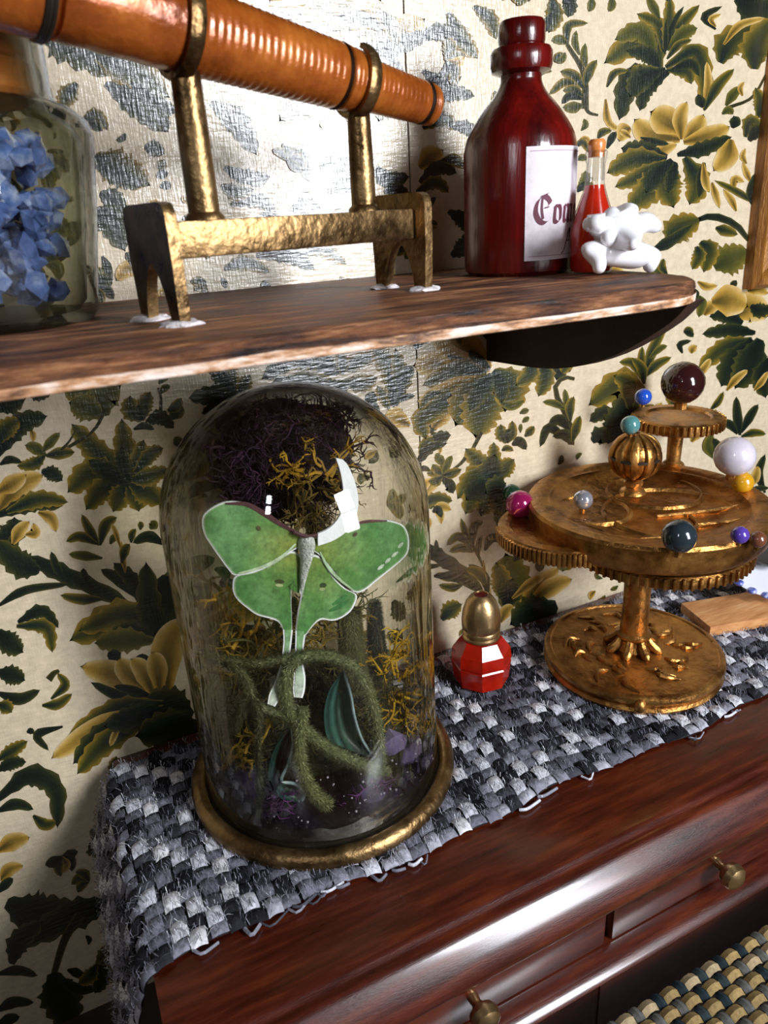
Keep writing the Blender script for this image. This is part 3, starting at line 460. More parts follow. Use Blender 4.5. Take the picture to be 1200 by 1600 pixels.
# ------------------------------------------------------------------ wall shelf
SZ = 1.085
sh = thing('wall_shelf', (.4, 0, SZ-.035), 'worn brown wooden wall shelf with rounded chipped edge above the glass dome', 'shelf')
SX1, SY, CR = 1.105, -.705, .17
def shelf_outline(inset=0.0):
    o = [(-.7, -.003), (-.7, SY+inset)]
    for i in range(40):
        t = i/39; x = -.7+.02+(SX1-CR+.68)*t; o.append((x, SY+inset+.0035*noise.noise(Vector((x*9, 0, inset*50)))+.0025*noise.noise(Vector((x*40, 3, inset*50)))))
    for i in range(1, 11):
        a = pi/2*i/10; o.append((SX1-CR+(CR-inset)*sin(a)*1.0, SY+CR-(CR-inset)*cos(a)))
    o += [(SX1-inset*.6, -.35), (SX1-inset*.6, -.003)]
    return o
bd = MB()
rings = [(0, .012), (-.002, .006), (-.006, .002), (-.014, 0), (-.022, .003), (-.025, .001), (-.033, .001), (-.036, .006)]
vs = []; k = None
for z, ins in rings:
    o = shelf_outline(ins); k = len(o); vs += [(x, y, SZ+z+.0012*noise.noise(Vector((x*30, y*30, z*200)))*(ins > 0)) for x, y in o]
fs = [(r*k+i, r*k+(i+1) % k, (r+1)*k+(i+1) % k, (r+1)*k+i) for r in range(len(rings)-1) for i in range(k)]
fs += [tuple(range(k)), tuple(range((len(rings)-1)*k, len(rings)*k))[::-1]]
bd.add(vs, fs); board = bd.build('board', M['shelfwood'], sh, auto=radians(50))
eg = MB(); vs = []   # lighter worn lower lip of the front edge
o = shelf_outline(-.0012)[1:-1]; k = len(o)
for z in (-.0225, -.035): vs += [(x, y-.0006+.0016*noise.noise(Vector((x*60, z*90, 1))), SZ+z+(.003*noise.noise(Vector((x*35, 5, 0))) if z > -.03 else 0)) for x, y in o]
o2 = shelf_outline(.004)[1:-1]
for z in (-.0365,): vs += [(x, y, SZ+z-.0004) for x, y in o2]
eg.add(vs, [(r*k+i, r*k+i+1, (r+1)*k+i+1, (r+1)*k+i) for r in range(2) for i in range(k-1)])
tag(eg.build('worn_lip', M['shelfedge'], board), 'pale chipped lower lip of the edge')
M['bracket'] = pm('dark_bracket_wood', [(.3, (.022,.008,.003)), (.7, (.055,.022,.009))], scale=8, stretch=(4,1,1), rough=.6, bump=.2)
bx = 1.06
def bracket(x):
    br = MB(); pr = [(-.012, SZ-.037), (-.66, SZ-.037)]
    for p in cat_rom([(-.66, SZ-.037, 0), (-.60, SZ-.09, 0), (-.46, SZ-.165, 0), (-.28, SZ-.215, 0), (-.012, SZ-.235, 0)], 16)[1:]: pr.append((p.x, p.y))
    br.prism([(x-.016, y, z) for y, z in pr], (1,0,0), .032); br.build('bracket', M['bracket'], sh)
bracket(bx); bracket(-.55)

# picture frame at the right
pf = thing('picture_frame', (2.2, -.02, .95), 'brown gilt wooden picture frame hanging on the wallpaper at the right edge', 'frame')
fx0, fx1, fz0, fz1 = 1.985, 2.75, .945, 1.75
def frame_bar(p, q, wdt, inn):
    d = (q-p).normalized(); b = MB(); n = 26; vs = []
    pr = [(0, 0), (0, .03), (.012, .045), (.03, .04), (.042, .03), (.06, .036), (.078, .02), (.08, 0)]
    for i in (0, 1):
        base = p if i == 0 else q
        for u, h in pr:
            vs.append(base+inn*u+d*(u if i == 0 else -u)+Vector((0, -h, 0)))
    k = len(pr); b.add(vs, [(j, (j+1) % k, k+(j+1) % k, k+j) for j in range(k)]+[tuple(range(k)), tuple(range(k, 2*k))[::-1]])
    b.build('frame_bar', M['frame'], pf, auto=radians(25))
M['frame'] = pm('gilt_brown_wood', [(.3, (.13,.045,.008)), (.55, (.3,.12,.016)), (.8, (.5,.24,.04))], scale=10, stretch=(6,6,1), rough=.4, metal=.2, bump=.3, bscale=40)
A, B, C_, D2 = Vector((fx0, -.001, fz0)), Vector((fx0-.03, -.001, fz1)), Vector((fx1, -.001, fz1)), Vector((fx1, -.001, fz0))
frame_bar(A, B, .08, Vector((1,0,0))); frame_bar(B, C_, .08, Vector((0,0,-1))); frame_bar(C_, D2, .08, Vector((-1,0,0))); frame_bar(D2, A, .08, Vector((0,0,1)))
b = MB(); b.box(((fx0+fx1)/2, -.012, (fz0+fz1)/2), (fx1-fx0-.1, .01, fz1-fz0-.1)); b.build('picture_board', M['dark'], pf, smooth=False)

# ------------------------------------------------------------------ glass materials
def glass_mat(name, tint=(1,1,1), edge=(.55,.6,.5), clear=.86, rough=.02, refr=.5, wav=0.0, ior=1.45, powr=3.2):
    # clear thin-walled glass: see-through when face on, denser and refracting towards its silhouette
    m = bpy.data.materials.new(name); m.use_nodes = True; nt = m.node_tree; nd, lk = nt.nodes, nt.links; nd.clear()
    out = nd.new('ShaderNodeOutputMaterial')
    tr = nd.new('ShaderNodeBsdfTransparent'); gl = nd.new('ShaderNodeBsdfGlossy'); rf = nd.new('ShaderNodeBsdfRefraction')
    tr.inputs[0].default_value = (*[clear*c+(1-clear)*c*.9 for c in tint], 1); rf.inputs['Color'].default_value = (*edge, 1); rf.inputs['IOR'].default_value = ior
    rf.inputs['Roughness'].default_value = .03; gl.inputs['Roughness'].default_value = rough
    lw = nd.new('ShaderNodeLayerWeight'); lw.inputs[0].default_value = .5
    pw = nd.new('ShaderNodeMath'); pw.operation = 'POWER'; pw.inputs[1].default_value = powr; lk.new(lw.outputs['Facing'], pw.inputs[0])
    ml = nd.new('ShaderNodeMath'); ml.operation = 'MULTIPLY'; ml.inputs[1].default_value = refr; lk.new(pw.outputs[0], ml.inputs[0]); ml.use_clamp = True
    m1 = nd.new('ShaderNodeMixShader'); lk.new(ml.outputs[0], m1.inputs[0]); lk.new(tr.outputs[0], m1.inputs[1]); lk.new(rf.outputs[0], m1.inputs[2])
    p5 = nd.new('ShaderNodeMath'); p5.operation = 'POWER'; p5.inputs[1].default_value = 5; lk.new(lw.outputs['Facing'], p5.inputs[0])
    fr = nd.new('ShaderNodeMath'); fr.operation = 'MULTIPLY_ADD'; fr.inputs[1].default_value = .7; fr.inputs[2].default_value = .045; lk.new(p5.outputs[0], fr.inputs[0])
    m2 = nd.new('ShaderNodeMixShader'); lk.new(fr.outputs[0], m2.inputs[0]); lk.new(m1.outputs[0], m2.inputs[1]); lk.new(gl.outputs[0], m2.inputs[2])
    lk.new(m2.outputs[0], out.inputs[0])
    if wav:
        tc = nd.new('ShaderNodeTexCoord'); mp = nd.new('ShaderNodeMapping'); mp.inputs['Scale'].default_value = (14, 14, 2.2); lk.new(tc.outputs['Object'], mp.inputs[0])
        n = nd.new('ShaderNodeTexNoise'); n.inputs['Scale'].default_value = 1.6; n.inputs['Detail'].default_value = 3; lk.new(mp.outputs[0], n.inputs['Vector'])
        b = nd.new('ShaderNodeBump'); b.inputs['Strength'].default_value = wav; b.inputs['Distance'].default_value = .02; lk.new(n.outputs[0], b.inputs['Height'])
        for s in (rf, ): lk.new(b.outputs[0], s.inputs['Normal'])
    return m
M['dome'] = glass_mat('dome_glass', (.985,.985,.96), (.84,.79,.60), refr=1.5, wav=1.0, ior=1.32, powr=2.4)
M['jarglass'] = glass_mat('greenish_jar_glass', (.965,.97,.91), (.15,.16,.04), clear=.97, refr=1.0, rough=.05, ior=1.18, powr=1.7)
M['vialglass'] = glass_mat('vial_glass', (.95,.95,.95), (.75,.75,.78), refr=1.0, rough=.05, ior=1.2)

# ------------------------------------------------------------------ brass stand on the shelf
SCX, SCY, SA_ = .41, -.40, radians(14)
def stp(u, v, z): return Vector((SCX+u*cos(SA_)-v*sin(SA_), SCY+u*sin(SA_)+v*cos(SA_), SZ+z))
SL, SW = .238, .074
sd = thing('brass_stand', (SCX, SCY, SZ), 'antique brass cradle stand with arched feet glued on the wooden shelf', 'stand')
def panel(sgn):
    # end panel: rounded top, pointed arch cut between two tapering feet
    o = []; h = .162; th = .017
    for p in cat_rom([(-SW, h-.02, 0), (-SW+.006, h-.005, 0), (-SW+.02, h, 0)], 5): o.append((p.x, p.y))
    for p in cat_rom([(SW-.02, h, 0), (SW-.006, h-.005, 0), (SW, h-.02, 0)], 5): o.append((p.x, p.y))
    o += [(SW, .08), (SW-.004, .0), (SW-.032, .0)]
    for p in cat_rom([(SW-.032, .0, 0), (SW-.040, .035, 0), (.018, .068, 0), (0, .082, 0)], 9)[1:]: o.append((p.x, p.y))
    for p in cat_rom([(0, .082, 0), (-.018, .068, 0), (-SW+.040, .035, 0), (-SW+.032, .0, 0)], 9)[1:]: o.append((p.x, p.y))
    o += [(-SW+.004, 0), (-SW, .08)]
    b = MB(); ax = (stp(1, 0, 0)-stp(0, 0, 0))
    b.prism([stp(sgn*SL-th/2, v, z+.003) for v, z in o], ax, th); p = b.build('end_panel', M['brass'], sd, auto=radians(30))
    for v in (-SW+.018, SW-.018):
        g = MB(); c = stp(sgn*SL, v, .0); g.sphere(c, 1, 3, (.03, .024, .009), .16, 9, seed=v*50+sgn); g.build('glue_blob', M['glue'], p)
panel(-1); panel(1)
rotS = Matrix.Rotation(SA_, 3, 'Z')
b = MB(); b.box(stp(0, -.004, .114), (2*SL-.02, .088, .05), rotS, bev=.004); b.build('beam', M['brass'], sd)
RT0, RT1 = (-.15, .385), (.155, .335)            # rod axis height above shelf at the two posts
def rodp(u): return stp(u, 0, RT0[1]+(u-RT0[0])*(RT1[1]-RT0[1])/(RT1[0]-RT0[0]))
raxis = (rodp(1)-rodp(0)).normalized()
def ring_prof(r, w, t): return [(r, -w/2), (r+t, -w/2+.002), (r+t+.002, 0), (r+t, w/2-.002), (r, w/2)]
for u, rr, pr in ((RT0[0], .058, .0235), (RT1[0], .047, .0215)):
    ce = rodp(u); bot = stp(u, 0, .138); tp = ce-Vector((0, 0, rr+.008))
    p = MB(); n = 7
    p.lathe([(0, 0), (pr*1.3, 0), (pr*1.25, .006), (pr, .012), (pr*.97, (tp-bot).length*.6), (pr*.9, (tp-bot).length+.012), (0, (tp-bot).length+.012)], bot, 24, axis=(tp-bot)); p = p.build('post', M['brass'], sd)
    g = MB()   # open C-shaped clasp round the tube
    u1 = raxis; a1 = u1.cross(Vector((0,0,1))).normalized(); a2 = a1.cross(u1)
    pts = []; vs = []; nseg = 30
    for i in range(nseg+1):
        an = radians(-250)+radians(320)*i/nseg+radians(0)
        rad = a1*cos(an)+a2*sin(an)
        for du, dr in ((-.0105, .0005), (.0105, .0005), (.0105, .0075), (.004, .0095), (-.004, .0095), (-.0105, .0075)): vs.append(ce+rad*(rr+dr)+u1*du)
    fs = [(i*6+k, i*6+(k+1) % 6, (i+1)*6+(k+1) % 6, (i+1)*6+k) for i in range(nseg) for k in range(6)]+[tuple(range(6)), tuple(range(nseg*6, nseg*6+6))]
    g.add(vs, fs); g.build('clasp_ring', M['brass'], sd)

# telescope resting in the clasps
te = thing('telescope', rodp(0), 'orange wooden telescope with ribbed winding held in the brass clasps', 'telescope')
def seg(name, u0, u1, r0, r1, ribs=0, mat='copper'):
    b = MB(); L = (rodp(u1)-rodp(u0)).length; pf = [(0, 0), (r0*.9, 0), (r0, .004)]
    if ribs:
        for i in range(ribs):
            for q in (0, .25, .5, .75):
                z = .006+(L-.012)*(i+q)/ribs; t = z/L; r = r0+(r1-r0)*t
                pf.append((r*(1-.028*(1 if q == 0 else 0)-.006*(q in (.25, .75))), z))
    else:
        for i in range(9): t = i/8; pf.append((r0+(r1-r0)*t+.0008*sin(i*2.3), .004+(L-.008)*t))
    pf += [(r1, L-.004), (r1*.9, L), (0, L)]
    b.lathe(pf, rodp(u0), 40, axis=raxis); return b.build(name, M[mat], te, auto=radians(60))
seg('objective_tube', -.72, -.315, .064, .061); seg('front_collar', -.338, -.318, .0635, .0635, mat='dark')
seg('main_tube', -.315, RT0[0]+.002, .057, .056); 
seg('wound_tube', RT0[0]+.002, .112, .056, .048, 20); seg('dark_band', .111, .117, .0482, .0478, mat='dark')
seg('wound_sleeve', .117, RT1[0]+.01, .0475, .0445, 4)
seg('draw_tube', RT1[0]+.01, .298, .040, .0345, 12); seg('dark_band', .298, .305, .0345, .0343, mat='dark'); seg('eyepiece', .305, .325, .0345, .033, 2)

# ------------------------------------------------------------------ glass jar with cork and blue stones
JX, JY, JR = -.066, -.245, .174
jar = thing('cork_jar', (JX, JY, SZ), 'greenish glass jar with an orange cork at the left end of the shelf', 'jar')
b = MB()
op = [(0, .001), (JR-.012, .001), (JR-.002, .012), (JR, .03), (.196, .15), (.214, .268), (.210, .288), (.192, .305), (.172, .312), (.166, .322), (.166, .40), (.176, .408), (.18, .42), (.176, .434), (.164, .438), (.152, .436), (.150, .325), (.160, .30), (.185, .285), (.196, .262), (.178, .15), (JR-.018, .03), (JR-.03, .016), (0, .014)]
b.lathe(op, (JX, JY, SZ), 64); b.build('glass_body', M['jarglass'], jar)
M['cork'] = pm('orange_glazed_cork', [(.3, (.36,.09,.02)), (.55, (.7,.24,.06)), (.8, (.8,.42,.18))], scale=8, rough=.3, coat=.5, bump=.15)
b = MB(); b.lathe([(0, .318), (.138, .318), (.146, .326), (.147, .362), (.141, .370), (.147, .378), (.148, .45), (.138, .462), (0, .462)], (JX, JY, SZ), 40); b.build('cork', M['cork'], jar)
st_ = MB(); rs = random.Random(5)
M['blue'] = pm('blue_glassy_stone', [(.3, (.01,.02,.09)), (.5, (.09,.15,.42)), (.68, (.42,.48,.72))], scale=16, rough=.16, coat=.6, spec=.8)
for i in range(230):
    a = rs.uniform(0, 2*pi); zq = rs.random(); r = (JR-.05+.028*zq)*sqrt(rs.uniform(.15, 1)); z = SZ+.038+.235*zq
    bm = bmesh.new(); bmesh.ops.create_icosphere(bm, subdivisions=1, radius=1)
    s3 = Vector((rs.uniform(.016, .03), rs.uniform(.014, .026), rs.uniform(.012, .022)))
    for v in bm.verts: v.co = Vector((v.co.x*s3.x, v.co.y*s3.y, v.co.z*s3.z))*rs.uniform(.8, 1.2)
    bmesh.ops.rotate(bm, matrix=Matrix.Rotation(rs.uniform(0, 6), 3, Vector((rs.random(), rs.random(), rs.random()+.1)).normalized()), verts=bm.verts)
    bmesh.ops.translate(bm, vec=Vector((JX+r*cos(a), JY+r*sin(a), z)), verts=bm.verts); st_.bm(bm)
o = st_.build('blue_stones', M['blue'], smooth=False)
tag(o, 'shiny blue stones heaped inside the greenish glass jar', 'stones', kind='stuff')

# ------------------------------------------------------------------ red bottle with blackletter label
BX, BY, BR = .968, -.25, .1145
bt = thing('red_bottle', (BX, BY, SZ), 'large dark red bottle with a white lettered label on the shelf', 'bottle')
M['redglass'] = pm('dark_red_glass', [(.3, (.018,.001,.001)), (.55, (.10,.003,.002)), (.8, (.26,.008,.005))], scale=3, stretch=(6,6,.7), rough=.22, coat=.25, bump=.1, bscale=25, spec=.5)
b = MB(); pf = [(0, 0), (BR-.012, 0), (BR-.002, .008), (BR, .02), (BR, .235)]
for p in cat_rom([(BR, .235, 0), (BR-.009, .268, 0), (BR-.036, .308, 0), (.052, .338, 0), (.041, .358, 0), (.0405, .370, 0)], 18)[1:]: pf.append((p.x, p.y))
pf += [(.046, .372), (.0575, .376), (.0605, .385), (.0605, .407), (.056, .415), (.047, .418), (.044, .421), (.0455, .427), (.0455, .453), (.041, .461), (.03, .462), (.03, .44), (0, .44)]
b.lathe(pf, (BX, BY, SZ), 64); b.build('glass_body', M['redglass'], bt)
vdir = Vector((CAM.x-BX, CAM.y-BY, 0)).normalized(); va = atan2(vdir.y, vdir.x)
def lab(ang, z, off=0.0): # ang measured to the right of the line of sight
    a = va+ang; return Vector((BX+(BR+.0012+off)*cos(a), BY+(BR+.0012+off)*sin(a), SZ+z))
L0, L1, Z0, Z1 = radians(6), radians(128), .030, .268
Z1 = .236
M['label'] = attr_mat('label_paper', rough=.6, spec=.3, var=.14, scale=50, bump=.15)
lb = MB(); n = 26; vs = []
for i in range(n+1):
    for z in (Z0, Z0+.05, Z0+.1, Z0+.15, Z1): vs.append(lab(L0+(L1-L0)*i/n, z))
lb.add(vs, [(i*5+k, (i+1)*5+k, (i+1)*5+k+1, i*5+k+1) for i in range(n) for k in range(4)], (.76,.68,.72))
lb = lb.build('paper_label', M['label'], bt, colattr=True)
ink = MB(); INK = (.13,.03,.05)
def stroke(pts, w, slant=.55, thin=.28, off=.0008):
    # broad-nib pen stroke: nib at 40 degrees, so width changes with direction
    sp = cat_rom([(x, y, 0) for x, y in pts], max(6, 5*len(pts))); vs = []
    nib = Vector((cos(radians(38)), sin(radians(38)), 0))*w/2
    for p in sp:
        for s in (-1, 1):
            q = p+nib*s; vs.append(lab(q.x/BR, q.y, off))
    ink.add(vs, [(i*2, i*2+1, i*2+3, i*2+2) for i in range(len(sp)-1)], INK)
def at_(u0, z0, sc, pts): return [(u0+x*sc, z0+y*sc) for x, y in pts]
uC = radians(13)*BR; zC = .098; s1 = .052
for p, ww in (([(.62,.86),(.45,.96),(.25,.86),(.14,.62),(.14,.35),(.28,.1),(.5,.02),(.72,.16)], .011), ([(.38,.9),(.36,.5),(.42,.16)], .006), ([(.62,.86),(.70,.74),(.66,.66)], .010), ([(.45,.55),(.66,.58)], .005), ([(.30,.95),(.62,1.05)], .005)):
    stroke(at_(uC, zC, s1, p), ww)
def minim(x, h=.62): stroke(at_(uC, zC, s1, [(x-.05, h-.05), (x+.03, h-.02), (x, h*.5), (x, .1), (x+.08, .02)]), .0095)
minim(.92); stroke(at_(uC, zC, s1, [(.94, .6), (1.12, .6), (1.2, .48), (1.2, .15), (1.08, .02), (.94, .04)]), .009)
for x in (1.42, 1.66, 1.9): minim(x)
for x in (1.44, 1.68): stroke(at_(uC, zC, s1, [(x, .52), (x+.14, .64), (x+.22, .56)]), .007)
for x in (2.2,): minim(x); 
stroke(at_(uC, zC, s1, [(2.2, .6), (2.38, .6), (2.46, .48), (2.46, .15), (2.32, .02), (2.2, .04)]), .009); stroke(at_(uC, zC, s1, [(2.2, .3), (2.2, -.28)]), .009)
uJ = radians(48)*BR; zJ = .048      # second line: slanted script
for p, ww in (([(0,-.12),(.1,-.1),(.28,.3),(.42,.72),(.5,.78)], .006), ([(.5,.78),(.56,.4),(.58,.1),(.66,.04)], .007), ([(.24,.3),(.6,.34)], .004), ([(.8,.4),(.72,.2),(.78,.04),(.95,.3),(.93,.04),(1.02,.1)], .0055)):
    stroke(at_(uJ, zJ, .05, p), ww)
# thin border rule and small ornament
for z in (Z0+.008, Z1-.008):
    vs = []; 
    for i in range(n+1):
        a = L0+.07+(L1-L0-.14)*i/n; vs += [lab(a, z-.0008, .0006), lab(a, z+.0008, .0006)]
    ink.add(vs, [(i*2, i*2+1, i*2+3, i*2+2) for i in range(n)], (.45,.32,.4))
ink.build('printed_lettering', M['label'], lb, smooth=False, colattr=True)

# ------------------------------------------------------------------ little vial and white bone ornament
VX, VY = 1.047, -.39
vi = thing('small_vial', (VX, VY, SZ), 'small glass vial of red liquid behind the white knobbly ornament', 'vial')
M['redliq'] = pm('red_liquid', [(.3, (.42,.012,.003)), (.7, (.62,.03,.008))], scale=6, rough=.15, coat=.5)
b = MB(); b.lathe([(0, .003), (.038, .003), (.042, .012), (.042, .075), (.034, .11), (.02, .15), (.0172, .163), (0, .163)], (VX, VY, SZ), 36); b.build('red_liquid', M['redliq'], vi)
b = MB(); b.lathe([(0, 0), (.040, 0), (.0445, .01), (.0445, .076), (.036, .113), (.022, .152), (.0185, .166), (.0175, .2), (.021, .207), (.0215, .22), (.019, .224), (.0155, .22), (.0155, .17)], (VX, VY, SZ), 36); b.build('glass_body', M['vialglass'], vi)
b = MB(); b.lathe([(0, .212), (.015, .212), (.0155, .225), (.0165, .228), (.0165, .238), (.013, .243), (0, .243)], (VX, VY, SZ), 24); b.build('stopper', M['cork'], vi)

def skin_obj(name, verts, edges, mat, parent=None, sub=2, root=0):
    me = bpy.data.meshes.new(name); org = worg(parent)
    me.from_pydata([tuple(Vector(v[0])-org) for v in verts], edges, [])
    o = bpy.data.objects.new(name, me); COL.objects.link(o)
    o.modifiers.new('skin', 'SKIN'); sv = me.skin_vertices[0].data if me.skin_vertices else None
    if sv is None:
        bm = bmesh.new(); bm.from_mesh(me); bm.verts.layers.skin.verify(); bm.to_mesh(me); bm.free(); sv = me.skin_vertices[0].data
    for i, v in enumerate(verts): sv[i].radius = (v[1], v[1]); sv[i].use_root = (i == root)
    s = o.modifiers.new('sub', 'SUBSURF'); s.levels = sub; s.render_levels = sub
    dg = bpy.context.evaluated_depsgraph_get(); dg.update()
    m2 = bpy.data.meshes.new_from_object(o.evaluated_get(dg)); o.modifiers.clear(); o.data = m2; m2.name = name
    m2.materials.clear(); m2.materials.append(mat); m2.polygons.foreach_set('use_smooth', [True]*len(m2.polygons))
    if parent: o.parent = parent
    return o
VN = .49
def bp(px, py, dy=0): return onY(px, py, -VN+dy)
bv = [(bp(968, 368), .030), (bp(935, 352), .017), (bp(912, 350), .010), (bp(955, 335), .018), (bp(985, 328), .015), (bp(1008, 345), .020), (bp(1030, 358), .010),
      (bp(968, 395), .030), (bp(925, 392), .016), (bp(908, 386), .009), (bp(1008, 398, -.02), .026), (bp(1022, 402, -.02), .020), (bp(938, 415, -.03), .013), (bp(934, 429, -.03), .010), (bp(1012, 424, -.03), .010),
      (bp(958, 322, 0), .007), (bp(996, 326, 0), .007), (bp(928, 345, -.02), .012), (bp(945, 372, -.03), .012), (bp(985, 380, -.05), .016), (bp(992, 383, -.075), .008), (bp(975, 360, .05), .022), (bp(978, 398, .05), .022), (bp(980, 416, .06), .012)]
be = [(0,1),(1,2),(0,3),(0,4),(0,5),(5,6),(0,7),(7,8),(8,9),(7,10),(10,11),(8,12),(12,13),(11,14),(3,15),(4,16),(1,17),(0,18),(0,19),(19,20),(0,21),(7,22),(22,23)]
bv = [(p, r*1.1) for p, r in bv]
o = skin_obj('bone_ornament', bv, be, M['white'], None, 2)
zmin = min(v.co.z for v in o.data.vertices)
for v in o.data.vertices: v.co.z += (SZ+.0008)-zmin
tag(o, 'white knobbly vertebra-shaped ornament at the right end of the shelf', 'ornament')

# ------------------------------------------------------------------ gilded orrery stand with beads
OX, OY = 1.312, -.338
RT = .0125                                         # height of the runner surface
orr = thing('orrery', (OX, OY, RT), 'aged gold orrery stand with tiered trays and coloured bead planets', 'orrery')
G = M['gold']
b = MB(); b.lathe([(0, -.002), (.226, -.002), (.236, .004), (.240, .014), (.236, .022), (.229, .025), (.236, .030), (.241, .040), (.239, .050), (.230, .056), (.224, .056), (.220, .052), (0, .052)], (OX, OY, RT), 72); bs = b.build('base_disc', G, orr)
rl = MB(); rr = random.Random(3)
for k in range(9):                                  # embossed figures on the base
    a0 = 2*pi*k/9+.2
    for q in range(4):
        a = a0+rr.uniform(-.2, .2); r0 = rr.uniform(.09, .15); p = Vector((OX+r0*cos(a), OY+r0*sin(a), RT+.052)); d = a+rr.uniform(-1.3, 1.3); ln = rr.uniform(.03, .07)
        rl.tube(cat_rom([p, p+Vector((cos(d)*ln*.5, sin(d)*ln*.5, .004)), p+Vector((cos(d+.6)*ln, sin(d+.6)*ln, 0))], 6), [.003, .006, .007, .006, .005, .002], 6)
rl.build('embossed_figure', G, bs, kind='stuff')
b = MB(); a = radians(232); b.sphere((OX+.243*cos(a), OY+.238*sin(a), RT+.032), .015, 2, (1,1,1.4)); b.build('rim_knob', G, bs)
b = MB(); b.lathe([(0, .048), (.05, .05), (.052, .06), (.044, .07), (.040, .085), (.047, .094), (.047, .101), (.037, .108), (.035, .20), (.036, .30), (.042, .33), (.046, .335), (.046, .345), (.058, .36), (.07, .40), (0, .40)], (OX, OY, RT), 40); col_ = b.build('column', G, orr)
for k in range(8):                                  # splayed claw toes
    a = 2*pi*k/8-.2; d = Vector((cos(a), sin(a), 0)); c = Vector((OX, OY, RT))
    t = MB(); t.tube([c+d*.034+Vector((0,0,.098)), c+d*.044+Vector((0,0,.078)), c+d*.056+Vector((0,0,.066)), c+d*.070+Vector((0,0,.057)), c+d*.078+Vector((0,0,.053))], [.009, .012, .014, .013, .006], 8); t.build('claw_toe', G, col_)
def gear_disc(name, c, r, z0, z1, parent, teeth=64, tw=.006, a0=0, a1=2*pi, th=.008):
    b = MB(); h = z1-z0
    b.lathe([(0, z0), (r-.02, z0), (r-.008, z0+.003), (r, z0+.008), (r, z1-.005), (r-.006, z1), (r-.03, z1), (r-.036, z1-.006), (0, z1-.006)], (c[0], c[1], 0), 72); d = b.build(name, G, parent)
    t = MB()
    for i in range(teeth):
        a = a0+(a1-a0)*(i+.5)/teeth; p = Vector((c[0]+(r+.001)*cos(a), c[1]+(r+.001)*sin(a), (z0+z1)/2+.002))
        t.box(p, (.010, tw*1.15, h*.78), Matrix.Rotation(a, 3, 'Z'), bev=.002)
    t.build('gear_tooth_rim', G, d, kind='stuff'); return d
TZ = .505                                            # top of the main tray
ZC = RT
gear_disc('gear_wheel', (OX+.02, OY-.035), .225, .372, .408, orr, 70)
# main tray: broad dish with raised moulded rim
b = MB(); R0 = .302
b.lathe([(0, .418), (.20, .420), (.27, .424), (.284, .430), (.294, .442), (.299, .462), (R0, TZ-.008), (R0-.006, TZ), (R0-.04, TZ), (R0-.048, TZ-.004), (R0-.058, TZ-.004), (R0-.066, TZ-.012), (.19, TZ-.02), (.17, TZ-.024), (.08, TZ-.022), (0, TZ-.022)], (OX+.012, OY+.008, 0), 84); tray = b.build('main_tray', G, orr)
b = MB()                                            # raised ridges dividing the dish
for p in ([(-.20,-.12),(-.06,-.17),(.02,-.15),(.05,-.10)], [(.02,-.15),(.14,-.18),(.2,-.12),(.19,-.03)], [(-.02,-.06),(.1,-.1),(.2,-.12)], [(-.24,.05),(-.2,-.02),(-.19,-.1)]):
    b.tube([Vector((OX+x, OY+y, TZ-.019)) for x, y in [(q.x, q.y) for q in cat_rom([(x, y, 0) for x, y in p], 12)]], .0055, 6)
b.build('dish_ridge', G, tray)
for qx, qy, r in ((.10, .07, .11), (-.12, .06, .085), (.03, -.06, .155)):   # rings inside the dish
    t = MB(); t.lathe([(r, -.004), (r+.006, .004), (r+.010, .004), (r+.016, -.004)], (OX+qx, OY+qy, TZ-.019), 48, closed=True); t.build('dish_ring', G, tray)
# left crescent lobe with fluted rim
lc = onZ(884, 818, .462); lc = Vector((lc.x, lc.y))
lb2 = gear_disc('crescent_tray', (lc.x, lc.y), .172, .418, .462, orr, 46, .007, radians(150), radians(330))
rc = onZ(1050, 842, .44)
b = MB(); b.lathe([(0, .414), (.10, .414), (.135, .420), (.14, .428), (.137, .436), (.12, .438), (.10, .432), (0, .432)], (rc.x, rc.y, 0), 48); b.build('front_lobe', G, orr)
# ribbed globe
gc = onZ(988, 768, TZ-.02); gx, gy = gc.x, gc.y; gz = TZ-.022
b = MB(); b.lathe([(0, 0), (.036, 0), (.03, .01), (.018, .016), (.026, .024), (.026, .032), (.014, .04), (0, .04)], (gx, gy, gz), 24); b.build('globe_foot', G, orr)
GR_ = .066; gcz = gz+.04+GR_*.96
b = MB(); n = 9; vs = []; fs = []
b.sphere((gx, gy, gcz), GR_*.93, 3); glb = b.build('globe', G, orr)
for k in range(10):
    a = 2*pi*k/10+.15; t = MB(); pts = []
    for i in range(13):
        e = -pi/2*.93+pi*.93*i/12; pts.append(Vector((gx+GR_*.975*cos(e)*cos(a), gy+GR_*.975*cos(e)*sin(a), gcz+GR_*.975*sin(e))))
    t.tube(pts, [.002]+[.0115*max(.25, cos(-pi/2*.93+pi*.93*i/12)) for i in range(1, 12)]+[.002], 7, flat=.5); t.build('globe_gore', G, glb)
t = MB(); t.lathe([(GR_*.94, -.004), (GR_*1.03, -.003), (GR_*1.03, .003), (GR_*.94, .004)], (gx, gy, gcz), 40, closed=True); t.build('equator_band', M['dark'], glb)
